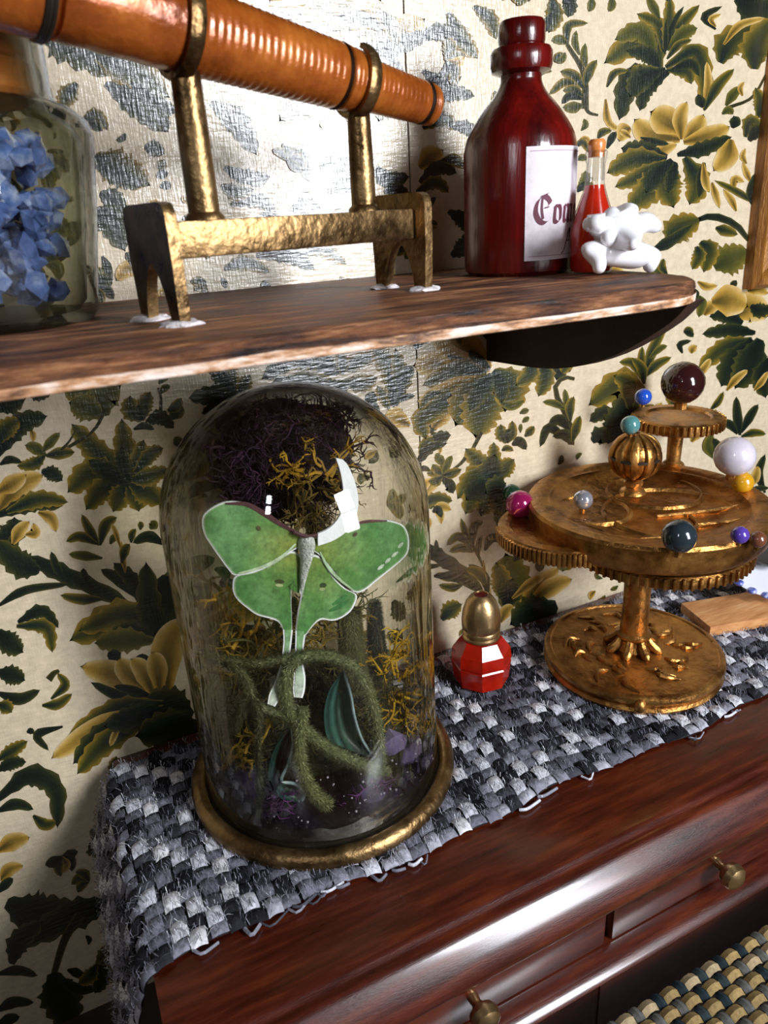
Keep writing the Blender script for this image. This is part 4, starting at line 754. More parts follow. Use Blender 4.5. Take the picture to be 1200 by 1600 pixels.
# upper tier
tc_ = onY(1052, 718, -.15); tx, ty = tc_.x, tc_.y
def zat(x, y, py):
    lo, hi = -3, 3
    for i in range(40):
        md = (lo+hi)/2
        if proj((x, y, md))[1] > py: lo = md
        else: hi = md
    return md
tz = zat(tx, ty, 650)
b = MB(); b.lathe([(0, TZ-.024), (.036, TZ-.022), (.03, TZ-.008), (.02, TZ), (.022, tz-.04), (.034, tz-.03), (0, tz-.03)], (tx, ty, 0), 24); b.build('upper_stem', G, orr)
up = gear_disc('upper_tray', (tx, ty), .122, tz-.034, tz+.004, orr, 46, .006)
BD = {}
def bead(px, py, rpx, z, colr, lbl, rough=.12, metal=.0, y=None, stud=True, par=orr):
    c = onZ(px, py, z) if y is None else onY(px, py, y); r = rpx*((c-CAM).dot(_f))/FPX
    key = lbl
    if key not in BD: BD[key] = pm(lbl.replace(' ', '_'), [(.3, tuple(x*.75 for x in colr)), (.7, colr)], scale=20, rough=rough, metal=metal, coat=.6, spec=.7)
    b = MB(); b.sphere(c, r, 3); o = b.build('bead', BD[key], par); o['label'] = lbl
    if stud:
        s = MB(); s.tube([c-Vector((0,0,r*.9)), c-Vector((0,0,r*1.25))], r*.3, 8); s.build('bead_pin', G, o)
    return o
def rim_y(px, py, rad=.325):
    # where the line of sight first meets the outside of the tray rim
    for i in range(400):
        y = -.9+i*.002; p = onY(px, py, y)
        if (p.x-OX-.012)**2+(p.y-OY-.008)**2 < rad*rad: return y
    return OY-.1
bead(1067, 598, 33, 0, (.035,.008,.008), 'large glossy dark maroon bead', .08, y=ty-.01)
bead(1005, 620, 13, 0, (.02,.09,.55), 'small bright blue bead', .1, y=ty-.03)
bead(985, 664, 15, 0, (.10,.30,.30), 'small teal bead on the globe', .15, y=gy)
bead(812, 788, 22, .452+.036, (.42,.015,.12), 'pearly magenta bead', .14, .3)
bead(800, 771, 15, .452+.03, (.015,.05,.025), 'dark green bead', .15)
bead(911, 781, 15.5, TZ+.006, (.5,.5,.56), 'small silver bead', .12, .6)
bead(1061, 838, 27, 0, (.03,.045,.055), 'dark peacock pearl bead', .1, .3, y=rim_y(1061, 838))
yb = onZ(1160, 754, TZ+.016).y
bead(1148, 713, 31, 0, (.72,.66,.74), 'large white pearl bead', .2, y=yb+.02)
bead(1160, 754, 17, 0, (.72,.36,.012), 'small yellow bead', .2, y=yb)
bead(1156, 836, 14, 0, (.10,.05,.38), 'small purple bead', .15, y=rim_y(1156, 836))
bead(1184, 843, 13, 0, (.18,.06,.03), 'small brown bead', .2, y=rim_y(1184, 843))

# ------------------------------------------------------------------ red faceted perfume bottle
px_, py_ = .903, -.20
pb = thing('perfume_bottle', (px_, py_, RT), 'small red faceted perfume bottle with a brass cap beside the glass dome', 'perfume bottle')
M['ruby'] = pm('ruby_cut_glass', [(.3, (.30,.006,.002)), (.55, (.62,.02,.006)), (.8, (.78,.06,.02))], scale=9, rough=.16, coat=.2, spec=.4, trans=.45, ior=1.45)
b = MB(); vs = []; n = 8
tiers = [(.058, 0, 0), (.074, .014, 0), (.081, .070, 0), (.078, .074, 0), (.082, .079, 0), (.078, .112, 0), (.056, .143, 0), (.04, .146, 0)]
for r, z, off in tiers:
    for i in range(n):
        a = 2*pi*(i+off)/n+.25; vs.append((px_+r*cos(a), py_+r*sin(a), RT+z))
fs = []
for t in range(len(tiers)-1):
    o1, o2 = tiers[t][2], tiers[t+1][2]
    for i in range(n):
        j = (i+1) % n; A0, A1, B0, B1 = t*n+i, t*n+j, (t+1)*n+i, (t+1)*n+j
        if o1 == o2: fs.append((A0, A1, B1, B0))
        elif o1 < o2: fs += [(A0, A1, B0), (A1, B1, B0)]
        else: fs += [(A0, B1, B0), (A0, A1, B1)]
fs += [tuple(range(n)), tuple(range((len(tiers)-1)*n, len(tiers)*n))]
b.add(vs, fs); b.build('cut_glass_body', M['ruby'], pb, smooth=False)
b = MB(); b.lathe([(0, .143), (.047, .143), (.0505, .147), (.0505, .152), (.0465, .156), (.0465, .158), (.0505, .161), (.0505, .167), (.048, .172), (.0515, .178), (.052, .20), (.049, .225), (.041, .25), (.030, .266), (.020, .2735), (.0175, .273), (.0165, .268), (.0, .266)], (px_, py_, RT), 40); cp = b.build('cap', M['capbrass'], pb)
b = MB(); b.lathe([(0, .2685), (.0165, .2685), (.0165, .2705), (0, .2712)], (px_, py_, RT), 20); tag(b.build('cap_inlay', M['redglass'], cp), 'dark red inlay on top of the cap')

# ------------------------------------------------------------------ wooden block with china dish, right edge
wb = thing('wooden_block', (1.75, -.28, RT), 'pale orange wooden block at the right end of the runner', 'block')
M['blockwood'] = pm('orange_wood', [(.3, (.42,.16,.045)), (.55, (.66,.32,.12)), (.8, (.82,.55,.3))], scale=7, stretch=(1,6,6), rough=.5, bump=.15)
pA, pB, pC = onZ(1067, 942, RT+.034), onZ(1107, 980, RT+.034), onZ(1240, 957, RT+.034)
ex = (pC-pB).normalized(); ey = (pA-pB); cc = pB+ex*.2+ey*.5
an = atan2(ex.y, ex.x); b = MB(); b.box((cc.x, cc.y, RT+.017), (.4, ey.length*1.02, .034), Matrix.Rotation(an, 3, 'Z'), bev=.003); b.build('plank', M['blockwood'], wb)
cd_ = thing('china_dish', (1.96, -.25, RT+.036), 'white china dish with a blue scalloped rim at the right edge of the photo', 'dish')
M['china'] = pm('white_china', [(.3, (.70,.72,.8)), (.7, (.86,.87,.92))], scale=5, rough=.15, coat=.6)
M['chinablue'] = pm('blue_glaze', [(.35, (.02,.03,.12)), (.5, (.10,.14,.5)), (.62, (.7,.72,.85))], scale=26, rough=.2, coat=.5)
dc = onZ(1196, 912, RT+.05); tilt = Vector((-.30, -.62, .72)).normalized()
def ori(p, c, ax): return Vector(c)+Vector((0,0,1)).rotation_difference(ax).to_matrix()@Vector(p)
dr = .15; b = MB(); dcc = dc+Vector((-.012, .02, .10))
b.lathe([(0, .012), (.06, .014), (.08, .02), (dr, .038), (dr+.004, .036), (.085, .012), (.06, 0), (0, 0)], dcc, 48, axis=tilt); b.build('plate', M['china'], cd_)
b = MB(); nseg = 22
for i in range(nseg):
    a = 2*pi*i/nseg; b.sphere(ori((dr*1.0*cos(a), dr*1.0*sin(a), .037), dcc, tilt), .0165, 2, (1,1,.55))
b.build('scalloped_rim', M['chinablue'], cd_)
b = MB(); b.lathe([(0, .022), (.045, .022), (.058, .04), (.066, .062), (.062, .064), (.05, .045), (0, .04)], dcc, 36, axis=tilt); b.build('cup_well', M['dark'], cd_)
b = MB(); b.box(dcc+Vector((.06, .035, -.045)), (.03, .05, .09), bev=.005); b.build('foot', M['china'], cd_)

# ------------------------------------------------------------------ glass dome and its brass-rimmed base
CX, CY = .401, -.291
cb = thing('dome_base', (CX, CY, RT), 'round dark base with a brass rim standing on the grey runner', 'base')
b = MB(); b.lathe([(.272, .0), (.298, .0), (.307, .005), (.309, .016), (.305, .026), (.297, .033), (.288, .036), (.279, .034), (.274, .028)], (CX, CY, RT), 96, closed=True); b.build('brass_rim', M['brass'], cb)
b = MB(); b.lathe([(0, .002), (.276, .002), (.276, .018), (.262, .022), (0, .022)], (CX, CY, RT), 64)
M['bed'] = pm('dark_plum_bed', [(.35, (.012,.004,.014)), (.6, (.05,.014,.06)), (.8, (.16,.06,.2))], scale=30, rough=.25, bump=.8, bscale=60, coat=.4)
b.build('dark_floor_disc', M['dark'], cb)
FZ = RT+.022
gd = thing('glass_dome', (CX, CY, FZ), 'clear glass dome covering the green moth, moss and crystals', 'dome')
DR, DZ = .270, .63
def dome_prof():
    o = [(DR-.009, .001), (DR, .001), (DR+.001, .006), (DR, .014)]
    for i in range(1, 9): o.append((DR, DZ*i/8))
    for i in range(1, 15):
        a = pi/2*i/14; o.append((DR*cos(a), DZ+DR*.98*sin(a)))
    t = .0085
    for i in range(14, -1, -1):
        a = pi/2*i/14; o.append(((DR-t)*cos(a), DZ+(DR-t)*.98*sin(a)))
    for i in range(7, 0, -1): o.append((DR-t, DZ*i/8))
    return o
b = MB(); b.lathe(dome_prof(), (CX, CY, FZ), 96, closed=True); b.build('glass_shell', M['dome'], gd, auto=radians(60))

# -- contents
def pY(px, py, y): return onY(px, py, y)
M['wing'] = attr_mat('printed_moth_wing', rough=.5, spec=.35, var=.36, scale=75, bump=.4)
M['paperwhite'] = pm('white_paper', [(.3, (.80,.82,.84)), (.7, (.9,.91,.93))], scale=40, rough=.55, bump=.15)
MY = -.405
GRN = (.055,.20,.035); LGRN = (.20,.42,.17); YEL = (.27,.31,.05); PALE = (.60,.72,.50); EDGE = (.85,.88,.84)
moth = thing('luna_moth', pY(478, 880, MY), 'pale green paper moth with long tails upright inside the glass dome', 'moth')
bodyc = (478, 862)
def wing(name, outline, root, dark_edge=None, spot=None, lift=0.0, tilt=0.0):
    # flat card: white cut edge behind, printed face in front, bent slightly about the body
    n = len(outline); ol = cat_rom([(x, y, 0) for x, y in outline]+[(*outline[0], 0)], n*3)[:-1]
    def P(x, y, d=0.0):
        bend = abs(x-bodyc[0])/160.0; return pY(x, y, MY-lift-d+.03*bend*tilt)
    cx = sum(p.x for p in ol)/len(ol); cy = sum(p.y for p in ol)/len(ol)
    k = len(ol)
    back = MB(); back.prism([P(p.x, p.y) for p in ol], (0, 1, 0), .0045, col=EDGE); w = back.build(name, M['paperwhite'], moth, smooth=False)
    # printed face as rings shrinking to the centroid of the nearest outline, coloured per ring
    f = MB(); vs = []; cs = []; fs = []; L = 7
    for r in range(L):
        s = 1-[.0, .025, .07, .25, .5, .75, 1][r]
        for p in ol:
            x, y = root[0]*(1-s)+p.x*s, root[1]*(1-s)+p.y*s
            if r <= 1:   # keep the white rim even in width
                d = Vector((root[0]-p.x, root[1]-p.y, 0)).normalized()*(2.2+2.6*r); x, y = p.x+d.x, p.y+d.y
            vs.append(P(x, y, .0012))
            q = max(0, min(1, (Vector((x-bodyc[0], y-bodyc[1]+5, 0)).length-18)/95))
            base = [YEL[j]*(1-q)+LGRN[j]*q for j in range(3)]
            nz = max(0, min(1, noise.noise(Vector((x*.03, y*.03, 2)))*.9+.5+(.35 if y > 890 or x > 560 else -.1)))
            base = [base[j]*(1-.75*nz)+GRN[j]*.75*nz for j in range(3)]
            if r == 0: base = [(base[j]+2*PALE[j])/3 for j in range(3)]
            cs.append(base)
    fs = [(r*k+i, r*k+(i+1) % k, (r+1)*k+(i+1) % k, (r+1)*k+i) for r in range(L-1) for i in range(k)]
    f.add(vs, fs, cs); f.build('printed_face', M['wing'], w, smooth=False, colattr=True)
    return w, P
hl, PH = wing('hind_wing', [(470,868),(455,862),(425,880),(395,894),(369,900),(364,912),(365,926),(372,938),(386,950),(402,961),(424,967),(435,972),(441,981),(445,992),(455,992),(456,965),(455,940),(456,914),(462,908),(470,928)], (447,918), lift=.0, tilt=.6)
hr, _ = wing('hind_wing', [(478,868),(500,870),(520,900),(540,920),(556,928),(557,938),(549,954),(535,965),(520,970),(505,968),(495,972),(484,984),(476,994),(463,994),(464,972),(467,950),(471,928)], (496,922), lift=.0, tilt=.6)
def tail(par, pts):
    for nm_, ex, dd, mt in (('tail', 2.2, .0, 'back'), ('tail_face', -.4, .0012, 'face')):
        n = 18; sp = cat_rom([(x, y, 0) for x, y, w_ in pts], n); ws = cat_rom([(w_, 0, 0) for x, y, w_ in pts], n); L = []; R = []
        for i, p in enumerate(sp):
            tg = (sp[min(i+1, n-1)]-sp[max(i-1, 0)]).normalized(); nm = Vector((-tg.y, tg.x, 0)); h = max(1.2, ws[i].x/2+ex)
            L.append(p+nm*h); R.append(p-nm*h)
        b = MB(); yb0 = pts[0][1]; P = lambda q, o: pY(q.x, q.y, MY-dd+o-.0006*max(0, q.y-1048))
        if mt == 'back':
            b.add([P(q, 0) for q in L]+[P(q, 0) for q in R]+[P(q, .0045) for q in L]+[P(q, .0045) for q in R],
                  [(i, i+1, n+i+1, n+i) for i in range(n-1)]+[(2*n+i, 3*n+i, 3*n+i+1, 2*n+i+1) for i in range(n-1)]+[(i, 2*n+i, 2*n+i+1, i+1) for i in range(n-1)]+[(n+i, n+i+1, 3*n+i+1, 3*n+i) for i in range(n-1)])
            o = b.build(nm_, M['paperwhite'], par, smooth=False)
        else:
            cs = [[LGRN[j]*(1-i/n*.9)+.62*i/n*.9 for j in range(3)] for i in range(n)]
            b.add([P(q, 0) for q in L]+[P(q, 0) for q in R], [(i, i+1, n+i+1, n+i) for i in range(n-1)], cs+cs); b.build(nm_, M['wing'], hl if par is hl else par, smooth=False, colattr=True)
tail(hl, [(450,984,11),(449,1006,8),(445,1036,8),(437,1066,10),(429,1088,13),(424,1102,8)])
tail(hr, [(470,986,12),(468,1012,9),(467,1036,9),(468,1058,14),(467,1078,14),(466,1090,9)])
flw, PF = wing('fore_wing', [(476,838),(462,832),(445,820),(420,804),(395,790),(370,784),(350,785),(332,793),(319,804),(316,818),(320,836),(332,855),(346,875),(358,891),(368,899),(395,894),(425,882),(455,862),(474,850)], (440,845), lift=.004, tilt=.6)
frw, _ = wing('fore_wing', [(482,842),(505,838),(530,832),(550,820),(575,814),(603,813),(622,817),(633,824),(639,840),(638,862),(627,876),(608,892),(588,908),(572,921),(557,926),(540,915),(520,893),(500,868),(484,856)], (530,860), lift=.004, tilt=.6)
def ribbon(parent, name, pts, w0, col, d=.0065, mat='wing'):
    f = MB(); sp = cat_rom([(x, y, 0) for x, y in pts], 16); vs = []
    for i, p in enumerate(sp):
        tg = (sp[min(i+1, 15)]-sp[max(i-1, 0)]).normalized(); nm = Vector((-tg.y, tg.x, 0)); ww = w0*(.35+.65*sin(pi*(i+.5)/16))
        for s in (-.5, .5):
            q = p+nm*ww*s; bend = abs(q.x-bodyc[0])/160.0; vs.append(pY(q.x, q.y, MY-d+.018*bend))
    f.add(vs, [(i*2, i*2+1, i*2+3, i*2+2) for i in range(15)], col); f.build(name, M[mat], parent, smooth=False, colattr=True)
ribbon(flw, 'dark_leading_edge', [(352,787),(385,788),(412,802),(440,820),(470,836)], 8, (.09,.03,.035)); ribbon(frw, 'dark_leading_edge', [(548,822),(572,815),(605,814)], 5, (.12,.05,.05))
ribbon(flw, 'pale_vein', [(372,896),(410,886),(440,870),(462,850)], 5, (.55,.68,.45)); ribbon(frw, 'pale_vein', [(500,862),(512,885),(530,905),(552,922)], 4.5, (.45,.62,.38))
ribbon(flw, 'wing_spot', [(402,822),(406,829)], 7, (.10,.09,.03)); ribbon(frw, 'wing_spot', [(552,838),(558,832)], 6, (.10,.08,.04))
ribbon(hl, 'wing_spot', [(430,908),(444,909)], 7, (.06,.07,.02), d=.0025); ribbon(hl, 'wing_spot', [(430,914),(442,915)], 5, (.45,.5,.25), d=.0026)
ribbon(hr, 'wing_spot', [(500,915),(510,914)], 8, (.04,.07,.02), d=.0025); ribbon(hr, 'wing_spot', [(499,921),(508,920)], 5, (.4,.45,.2), d=.0026)
for q in ([(515,955),(530,948),(545,938)], [(520,945),(532,938),(542,930)]): ribbon(hr, 'wing_mottle', q, 7, (.05,.2,.05), d=.0024)
for q in ([(612,870),(622,862)], [(602,880),(610,872)], [(622,856),(630,848)], [(590,890),(600,882)]): ribbon(frw, 'wing_mottle', q, 5, (.6,.7,.55))
b = MB(); bp_ = cat_rom([pY(478, 836, MY-.012), pY(479, 850, MY-.014), pY(478, 872, MY-.013), pY(474, 900, MY-.010), pY(471, 926, MY-.008)], 14)
b.tube(bp_, [.006, .014, .0175, .0185, .018, .0165, .0145, .0125, .0105, .009, .0075, .006, .0045, .002], 12, flat=.55)
M['fur'] = pm('pale_moth_fur', [(.3, (.42,.45,.36)), (.6, (.74,.76,.72))], scale=60, rough=.8, bump=.7, bscale=200)
b.build('body', M['fur'], moth)
b = MB(); b.tube(cat_rom([pY(459, 831, MY-.014), pY(470, 836, MY-.018), pY(482, 838, MY-.018), pY(495, 836, MY-.014)], 9), .004, 6)
b.build('antennae', pm('maroon_thread', [(.3, (.05,.015,.02)), (.7, (.09,.03,.03))], rough=.7), moth)
# crescent moon
mo = thing('crescent_moon', pY(530, 800, MY-.016), 'white paper crescent moon beside the head of the green moth', 'moon')
b = MB(); ol = [(p.x, p.y) for p in cat_rom([(525,716,0),(538,720,0),(549,738,0),(558,765,0),(560,792,0),(553,815,0),(540,832,0),(520,845,0),(497,853,0)], 20)]+[(p.x, p.y) for p in cat_rom([(497,834,0),(512,827,0),(526,814,0),(535,796,0),(537,775,0),(535,752,0),(531,733,0),(525,716,0)], 18)[:-1]]
b.prism([pY(x, y, MY-.013) for x, y in ol], (0, 1, 0), .005); b.build('crescent', M['paperwhite'], mo, smooth=False)

# moss, vines, lichen
def tuft(mb, c, n, ln, rad, rg, spread=(1,1,1), curl=1.2, cols=None):
    for i in range(n):
        d = Vector((rg.gauss(0,1)*spread[0], rg.gauss(0,1)*spread[1], rg.gauss(0,1)*spread[2])).normalized()
        p = Vector(c)+Vector((d.x*rg.uniform(0, .6)*spread[0], d.y*rg.uniform(0, .6)*spread[1], d.z*rg.uniform(0, .6)*spread[2]))*ln*1.5
        pts = [p]
        for q in range(4):
            d = (d+Vector((rg.gauss(0,1), rg.gauss(0,1), rg.gauss(0,1)))*.33*curl).normalized(); pts.append(pts[-1]+d*ln/4)
        mb.tube(pts, [rad, rad, rad*.9, rad*.7, rad*.3], 3, cap=False, col=(rg.choice(cols) if cols else None))
def lichen(mb, p, d, ln, rad, rg, depth=3, col=None, clampf=None):
    pts = [Vector(p)]; dd = Vector(d).normalized()
    for i in range(4):
        dd = (dd+Vector((rg.gauss(0,1), rg.gauss(0,.7), rg.gauss(0,1)))*.28).normalized(); pts.append(pts[-1]+dd*ln/4)
    mb.tube(pts, [rad*(1-.15*i) for i in range(5)], 5, cap=True, col=col)
    if depth:
        for k in range(rg.choice((2, 3))):
            t = rg.choice((2, 3, 4)); nd = (dd+Vector((rg.gauss(0,1), rg.gauss(0,.7), rg.gauss(0,1)))*.75).normalized(); lichen(mb, pts[t], nd, ln*rg.uniform(.5, .75), rad*.68, rg, depth-1, col)
def inside(mb, lim=.252):   # keep everything inside the glass
    for i, v in enumerate(mb.v):
        dx, dy = v[0]-CX, v[1]-CY; zz = max(0, v[2]-(FZ+DZ)); L = lim; r = sqrt(dx*dx+dy*dy+zz*zz)
        if r > L: k = L/r; mb.v[i] = (CX+dx*k, CY+dy*k, v[2] if zz == 0 else FZ+DZ+zz*k)
        if mb.v[i][2] < FZ+.0005: mb.v[i] = (mb.v[i][0], mb.v[i][1], FZ+.0005)
M['fibre'] = attr_mat('moss_fibre', rough=.8, spec=.25, var=.4, scale=110, bump=.3)
rg = random.Random(21)
PUR = [(.012,.004,.010), (.020,.006,.015), (.009,.003,.007), (.045,.014,.038)]
cr = thing('purple_moss_crown', pY(470, 720, -.17), 'dark plum dried moss clump in the top of the glass dome', 'moss')
b = MB()
for x, y, r in ((380,700,.058),(430,665,.072),(495,665,.062),(400,750,.066),(460,715,.075),(520,700,.046),(372,738,.05),(450,770,.066),(520,760,.04)): b.sphere(pY(x, y, -.165), r, 3, (1,.75,1), .16, 14, col=(.016,.005,.012), seed=x)
inside(b, .24); b.build('moss_core', M['fibre'], cr, colattr=True)
b = MB()
for i in range(90): tuft(b, pY(rg.uniform(352, 545), rg.uniform(640, 800), rg.uniform(-.20, -.255)), 16, .045, .0016, rg, (.8,.5,.8), 1.5, PUR)
for x, y, q in ((520,690,(1,0,.5)),(535,700,(1,0,-.2)),(350,700,(-1,0,.2)),(505,650,(.6,0,.6)),(545,720,(.8,0,-.5))): lichen(b, pY(x, y, -.2), q, .06, .0045, rg, 2, (.04,.012,.03))
inside(b); b.build('moss_strand', M['fibre'], cr, kind='stuff', colattr=True)
tw = thing('dark_branch', Vector((CX+.03, CY+.08, FZ)), 'dark mossy upright branch behind the green moth', 'branch')
b = MB(); b.tube(cat_rom([Vector((CX+.05, CY+.09, FZ)), pY(548, 1100, -.2), pY(540, 950, -.19), pY(505, 850, -.17), pY(470, 740, -.165)], 22), [.03-.0007*i for i in range(22)], 9, col=(.03,.022,.012)); inside(b); b.build('stem', M['fibre'], tw, colattr=True)
GLD = [(.42,.22,.012), (.52,.29,.02), (.33,.18,.014), (.26,.15,.02)]
def lich_thing(name, label, starts, y, n, cols, ln=.05, rad=.0042, seed=0, core=None, dpt=3, grp=None):
    t = thing(name, pY(*starts[0][:2], y), label, 'lichen', grp); b = MB(); r2 = random.Random(seed)
    for s in starts:
        for i in range(n): lichen(b, pY(s[0]+r2.uniform(-6, 6), s[1]+r2.uniform(-6, 6), y+r2.uniform(-.02, .02)), (s[2]+r2.gauss(0,.3), r2.gauss(0,.4), s[3]+r2.gauss(0,.3)), ln*(s[4] if len(s) > 4 else 1), rad, r2, dpt, r2.choice(cols))
    inside(b); b.build('lichen_branch', M['fibre'], t, kind='stuff', colattr=True); return t
lich_thing('golden_lichen', 'golden branching lichen above the head of the green moth', [(512,748,.7,.9,1.1),(500,735,-1,.1),(520,755,1,-.3,.7),(470,730,-.8,0,.9)], -.275, 3, GLD, .05, .0048, 4)
b_ = lich_thing('olive_lichen', 'dull olive tangled lichen between moon and moth wing', [(470,770,.2,-1),(490,790,.2,-1),(455,760,.3,-1),(500,760,.4,-1),(480,815,0,1),(455,800,.1,.8)], -.265, 3, [(.14,.09,.02),(.10,.07,.02),(.22,.14,.03)], .07, .0036, 8)
lich_thing('yellow_lichen', 'bright yellow branching lichen at the right inside the dome', [(612,1020,.2,1),(620,1060,.4,.6),(625,1085,.3,-.8),(600,1050,-.2,.5),(635,1110,.2,-.9),(610,1090,-.2,-.9),(640,1080,.5,.2)], -.33, 3, [(.62,.36,.012),(.70,.44,.02),(.5,.28,.012)], .05, .0042, 12)
lich_thing('golden_twig', 'long golden lichen twig at the left inside the dome', [(375,975,-.55,.9,1.8),(350,930,-.3,1,.9),(385,990,.9,-.6),(365,1010,.3,.6)], -.30, 2, GLD, .07, .0055, 15, dpt=2)
lich_thing('ochre_lichen', 'ochre lichen low at the left of the dome beside a dark crystal', [(350,1195,.9,.4),(385,1180,.4,.9),(400,1165,.6,.7),(360,1185,.8,0)], -.40, 2, [(.36,.22,.02),(.28,.18,.02)], .05, .0045, 18, dpt=2)
lich_thing('mossy_lichen', 'brown-gold lichen thicket behind the moth tails', [(400,1010,.1,1),(430,1000,.1,.8),(500,1000,.2,1),(530,990,.1,.9),(470,1010,0,1),(415,1050,-.3,.8),(385,1040,-.5,.5),(505,1035,.3,.3)], -.29, 4, [(.20,.13,.02),(.13,.09,.02),(.30,.19,.02),(.09,.08,.02)], .075, .0042, 23)
GV = [(.11,.125,.05), (.17,.185,.085), (.26,.27,.15), (.075,.085,.035)]
def fuzzy(name, label, paths, hairs=520, cat='vine', seed=0, gv=GV, grp=None):
    r2 = random.Random(seed); p0 = paths[0][0][0]; t = thing(name, pY(p0[0], p0[1], p0[2]), label, cat, grp); b = MB(); h = MB()
    for pts, r0, r1 in paths:
        sp = cat_rom([pY(*p) for p in pts], 26); n = len(sp); b.tube(sp, [r0+(r1-r0)*i/(n-1) for i in range(n)], 9, col=gv[0])
        for q in range(hairs*3):
            i = r2.randrange(n-1); c = sp[i].lerp(sp[i+1], r2.random()); tg = (sp[i+1]-sp[i]).normalized(); d = Vector((r2.gauss(0,1), r2.gauss(0,1), r2.gauss(0,1))); d = (d-tg*d.dot(tg)).normalized(); rr_ = r0+(r1-r0)*i/(n-1)
            e = (d+tg*r2.uniform(-.9, .9)).normalized(); s = tg.cross(d)*.0009; bp0 = c+d*rr_*.85; h.add([bp0-s, bp0+s, bp0+e*r2.uniform(.006, .013)], [(0,1,2)], (lambda kq: [min(1, c*kq) for c in r2.choice(gv)])(r2.uniform(.8, 2.6)))
    inside(b, .257); inside(h, .258); b.build('stem', M['fibre'], t, colattr=True); h.build('fuzz', M['fibre'], t, smooth=False, kind='stuff', colattr=True); return t
fuzzy('fuzzy_vine', 'grey-green fuzzy vine arching over the dark pod leaf', [([(596,1192,-.42),(590,1140,-.43),(578,1088,-.435),(560,1052,-.435),(530,1030,-.435),(490,1024,-.435),(460,1034,-.435),(446,1062,-.435),(449,1105,-.44),(472,1136,-.45),(508,1166,-.455),(550,1188,-.455),(606,1208,-.44)], .0115, .0125)], 2200, seed=1)
fuzzy('fuzzy_vine', 'grey-green fuzzy vine dropping forward to the front of the base', [([(474,1106,-.45),(468,1150,-.46),(471,1195,-.475),(487,1234,-.487),(512,1258,-.49)], .011, .013)], 900, seed=2)
fuzzy('fuzzy_vine', 'thin fuzzy green vine reaching to the left edge of the dome', [([(327,1028,-.39),(360,1032,-.41),(400,1036,-.42),(440,1030,-.425),(480,1024,-.42)], .005, .009), ([(360,1032,-.41),(385,1062,-.42),(400,1100,-.43),(440,1118,-.44),(462,1128,-.45)], .006, .009)], 800, seed=3)
fuzzy('fuzzy_vine', 'ragged mossy stem hanging down at the left front of the dome', [([(372,1100,-.42),(392,1092,-.43),(404,1120,-.445),(403,1180,-.455),(405,1230,-.46),(396,1288,-.465)], .007, .004), ([(385,1100,-.42),(370,1125,-.42),(362,1145,-.42)], .008, .006)], 700, seed=4, gv=[(.05,.055,.025),(.085,.09,.045),(.12,.12,.07)])
fuzzy('mossy_stump', 'thick olive mossy stump right of the moth tails', [([(556,1075,-.30),(552,1030,-.30),(547,990,-.30),(548,955,-.30)], .034, .024)], 2200, 'stump', 5, [(.06,.06,.018),(.10,.095,.03),(.14,.125,.05)])
fuzzy('mossy_stump', 'dark grey-green mossy stump with a pointed top by the yellow lichen', [([(588,1100,-.27),(590,1040,-.27),(587,985,-.27),(584,940,-.27)], .030, .012)], 1800, 'stump', 6, [(.018,.026,.022),(.035,.045,.038),(.055,.065,.05)])
fuzzy('moss_clump', 'low dark green moss clump filling the floor of the dome', [([(380,1150,-.28),(430,1130,-.26),(500,1120,-.25),(560,1120,-.25),(620,1140,-.28)], .055, .05), ([(400,1090,-.24),(470,1060,-.22),(540,1060,-.22)], .05, .05), ([(430,1200,-.36),(500,1190,-.34),(560,1190,-.34)], .03, .03)], 3200, 'moss', 7, [(.012,.016,.007),(.03,.034,.012),(.05,.05,.018)])
M['leafd'] = attr_mat('dark_pod_leaf', rough=.35, spec=.5, var=.3, scale=40, bump=.2)
def pod(name, label, left, right, y, bulge=.03):
    # leaf blade between two edges, hollow in the middle, pale rim along the right edge
    t = thing(name, pY(*left[-1], y), label, 'leaf'); n = 14; L = cat_rom([(x, q, 0) for x, q in left], n); R = cat_rom([(x, q, 0) for x, q in right], n); m = 9; vs = []; cs = []
    for i in range(n):
        for k in range(m):
            u = k/(m-1); p = L[i].lerp(R[i], u); dd = bulge*sin(pi*u)*sin(pi*min(1, .1+i/(n-1)*.9)); vs.append(pY(p.x, p.y, y+dd))
            c = [(.03,.09,.075), (.012,.035,.03), (.05,.14,.11), (.008,.02,.016), (.03,.08,.05), (.006,.014,.010), (.004,.008,.006), (.01,.03,.03), (.02,.06,.07)][k]; cs.append(c)
    b = MB(); b.add(vs, [(i*m+k, i*m+k+1, (i+1)*m+k+1, (i+1)*m+k) for i in range(n-1) for k in range(m-1)], cs); inside(b, .256); bl = b.build('blade', M['leafd'], t, colattr=True)
    b = MB(); b.tube([pY(p.x, p.y, y-.003) for p in R], [.0012]+[.0034]*(n-2)+[.0012], 6, col=(.30,.40,.42)); inside(b, .257); tag(b.build('rim', M['leafd'], bl, colattr=True), 'pale rim of the leaf')
pod('pod_leaf', 'dark teal striped pod leaf standing under the arching vine', [(537,1046),(516,1076),(507,1108),(508,1140),(514,1160)], [(537,1046),(548,1085),(554,1120),(566,1156),(587,1187)], -.405)
pod('pod_leaf', 'dark teal pod leaf lying open low in front of the vines', [(455,1138),(432,1165),(420,1200),(425,1225),(445,1250)], [(455,1138),(458,1165),(450,1195),(440,1222),(468,1254)], -.445, .035)
pod('pod_leaf', 'small teal green leaf tucked low behind the front vine', [(440,1222),(432,1235),(440,1248),(456,1252)], [(440,1222),(462,1225),(476,1238),(472,1252)], -.465, .012)
M['amethyst'] = pm('amethyst', [(.3, (.10,.065,.22)), (.55, (.30,.24,.48)), (.8, (.62,.58,.78))], scale=14, rough=.12, coat=.6, trans=.3, spec=.7)
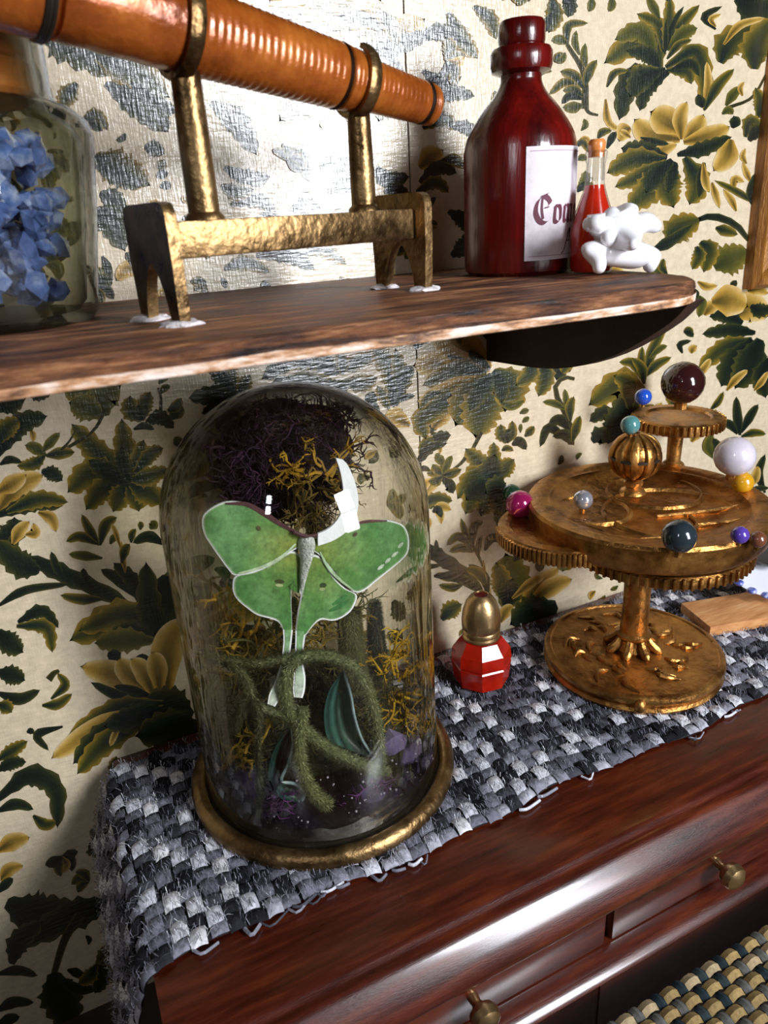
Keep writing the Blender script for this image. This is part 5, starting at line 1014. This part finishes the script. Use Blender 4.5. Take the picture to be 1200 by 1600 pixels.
M['amdark'] = pm('dark_amethyst', [(.3, (.012,.010,.03)), (.6, (.06,.045,.12)), (.85, (.22,.18,.34))], scale=22, rough=.12, coat=.6, spec=.7)
def crystal(label, px, py, y, r, mat, seed):
    r2 = random.Random(seed); c = pY(px, py, y); bm = bmesh.new()
    for i in range(16):
        d = Vector((r2.gauss(0,1), r2.gauss(0,1), r2.gauss(0,1))).normalized(); bm.verts.new(c+Vector((d.x*r, d.y*r*.8, d.z*r*.92)))
    bmesh.ops.convex_hull(bm, input=bm.verts[:])
    bmesh.ops.delete(bm, geom=[v for v in bm.verts if not v.link_faces], context='VERTS')
    b = MB(); b.bm(bm); inside(b, .258); lo = min(v[2] for v in b.v)
    o = b.build('amethyst', M[mat], smooth=False); tag(o, label, 'crystal', 'amethysts on the dome floor'); return o
crystal('pale violet amethyst chunk beside the yellow lichen', 613, 1158, -.42, .036, 'amethyst', 3)
crystal('dusky violet amethyst lowest at the right by the glass', 635, 1186, -.415, .034, 'amdark', 5)
crystal('dark smoky amethyst at the left front of the dome', 378, 1228, -.42, .046, 'amdark', 8)
crystal('deep purple amethyst in front under the long vine', 585, 1245, -.465, .036, 'amdark', 11)
pl = thing('plum_moss', pY(520, 1270, -.47), 'glossy black and plum dried moss across the dome floor', 'moss')
b = MB(); nr, na = 14, 64; vs = []; cs = []
for i in range(nr+1):
    for k in range(na):
        r = .257*i/nr; a = 2*pi*k/na; x, y = CX+r*cos(a), CY+r*sin(a); h = .016+.018*noise.noise(Vector((x*22, y*22, 3)))+.010*noise.noise(Vector((x*60, y*60, 8))); vs.append((x, y, FZ+max(.001, h*(1 if i < nr else .3)))); q = noise.noise(Vector((x*25, y*25, 0)))*.5+.5; cs.append((.005+.014*q**3, .003+.003*q, .006+.016*q**3))
b.add(vs, [(i*na+k, i*na+(k+1) % na, (i+1)*na+(k+1) % na, (i+1)*na+k) for i in range(nr) for k in range(na)], cs)
M['gloss'] = attr_mat('glossy_plum', rough=.18, spec=.8, var=.4, scale=70, bump=.6); b.build('moss_mat', M['gloss'], pl, colattr=True)
b = MB()
for x, y in ((590,1225),(600,1240),(560,1255),(430,1268),(420,1255),(575,1232),(610,1225),(445,1245)): tuft(b, pY(x, y, -.46), 18, .035, .0014, rg, (1,.6,.5), 1.4, [(.10,.02,.12),(.16,.05,.2),(.06,.015,.06)])
for i in range(60):
    a = rg.uniform(pi*1.05, pi*1.95); r = rg.uniform(.1, .25); b.sphere((CX+r*cos(a), CY+r*sin(a), FZ+.036), rg.uniform(.0012, .003), 1, col=(.55,.5,.6))
inside(b); b.build('moss_strand', M['fibre'], pl, kind='stuff', colattr=True)
gm = thing('green_moss', pY(500, 1150, -.30), 'dark tangled green-brown moss behind the vines and pod leaves', 'moss')
b = MB()
for i in range(120): tuft(b, pY(rg.uniform(365, 640), rg.uniform(1040, 1200), rg.uniform(-.24, -.35)), 12, .05, .0016, rg, (1,.5,.8), 1.4, [(.02,.026,.010),(.04,.045,.015),(.07,.06,.018),(.015,.016,.008),(.10,.08,.02)])
inside(b); b.build('moss_strand', M['fibre'], gm, kind='stuff', colattr=True)
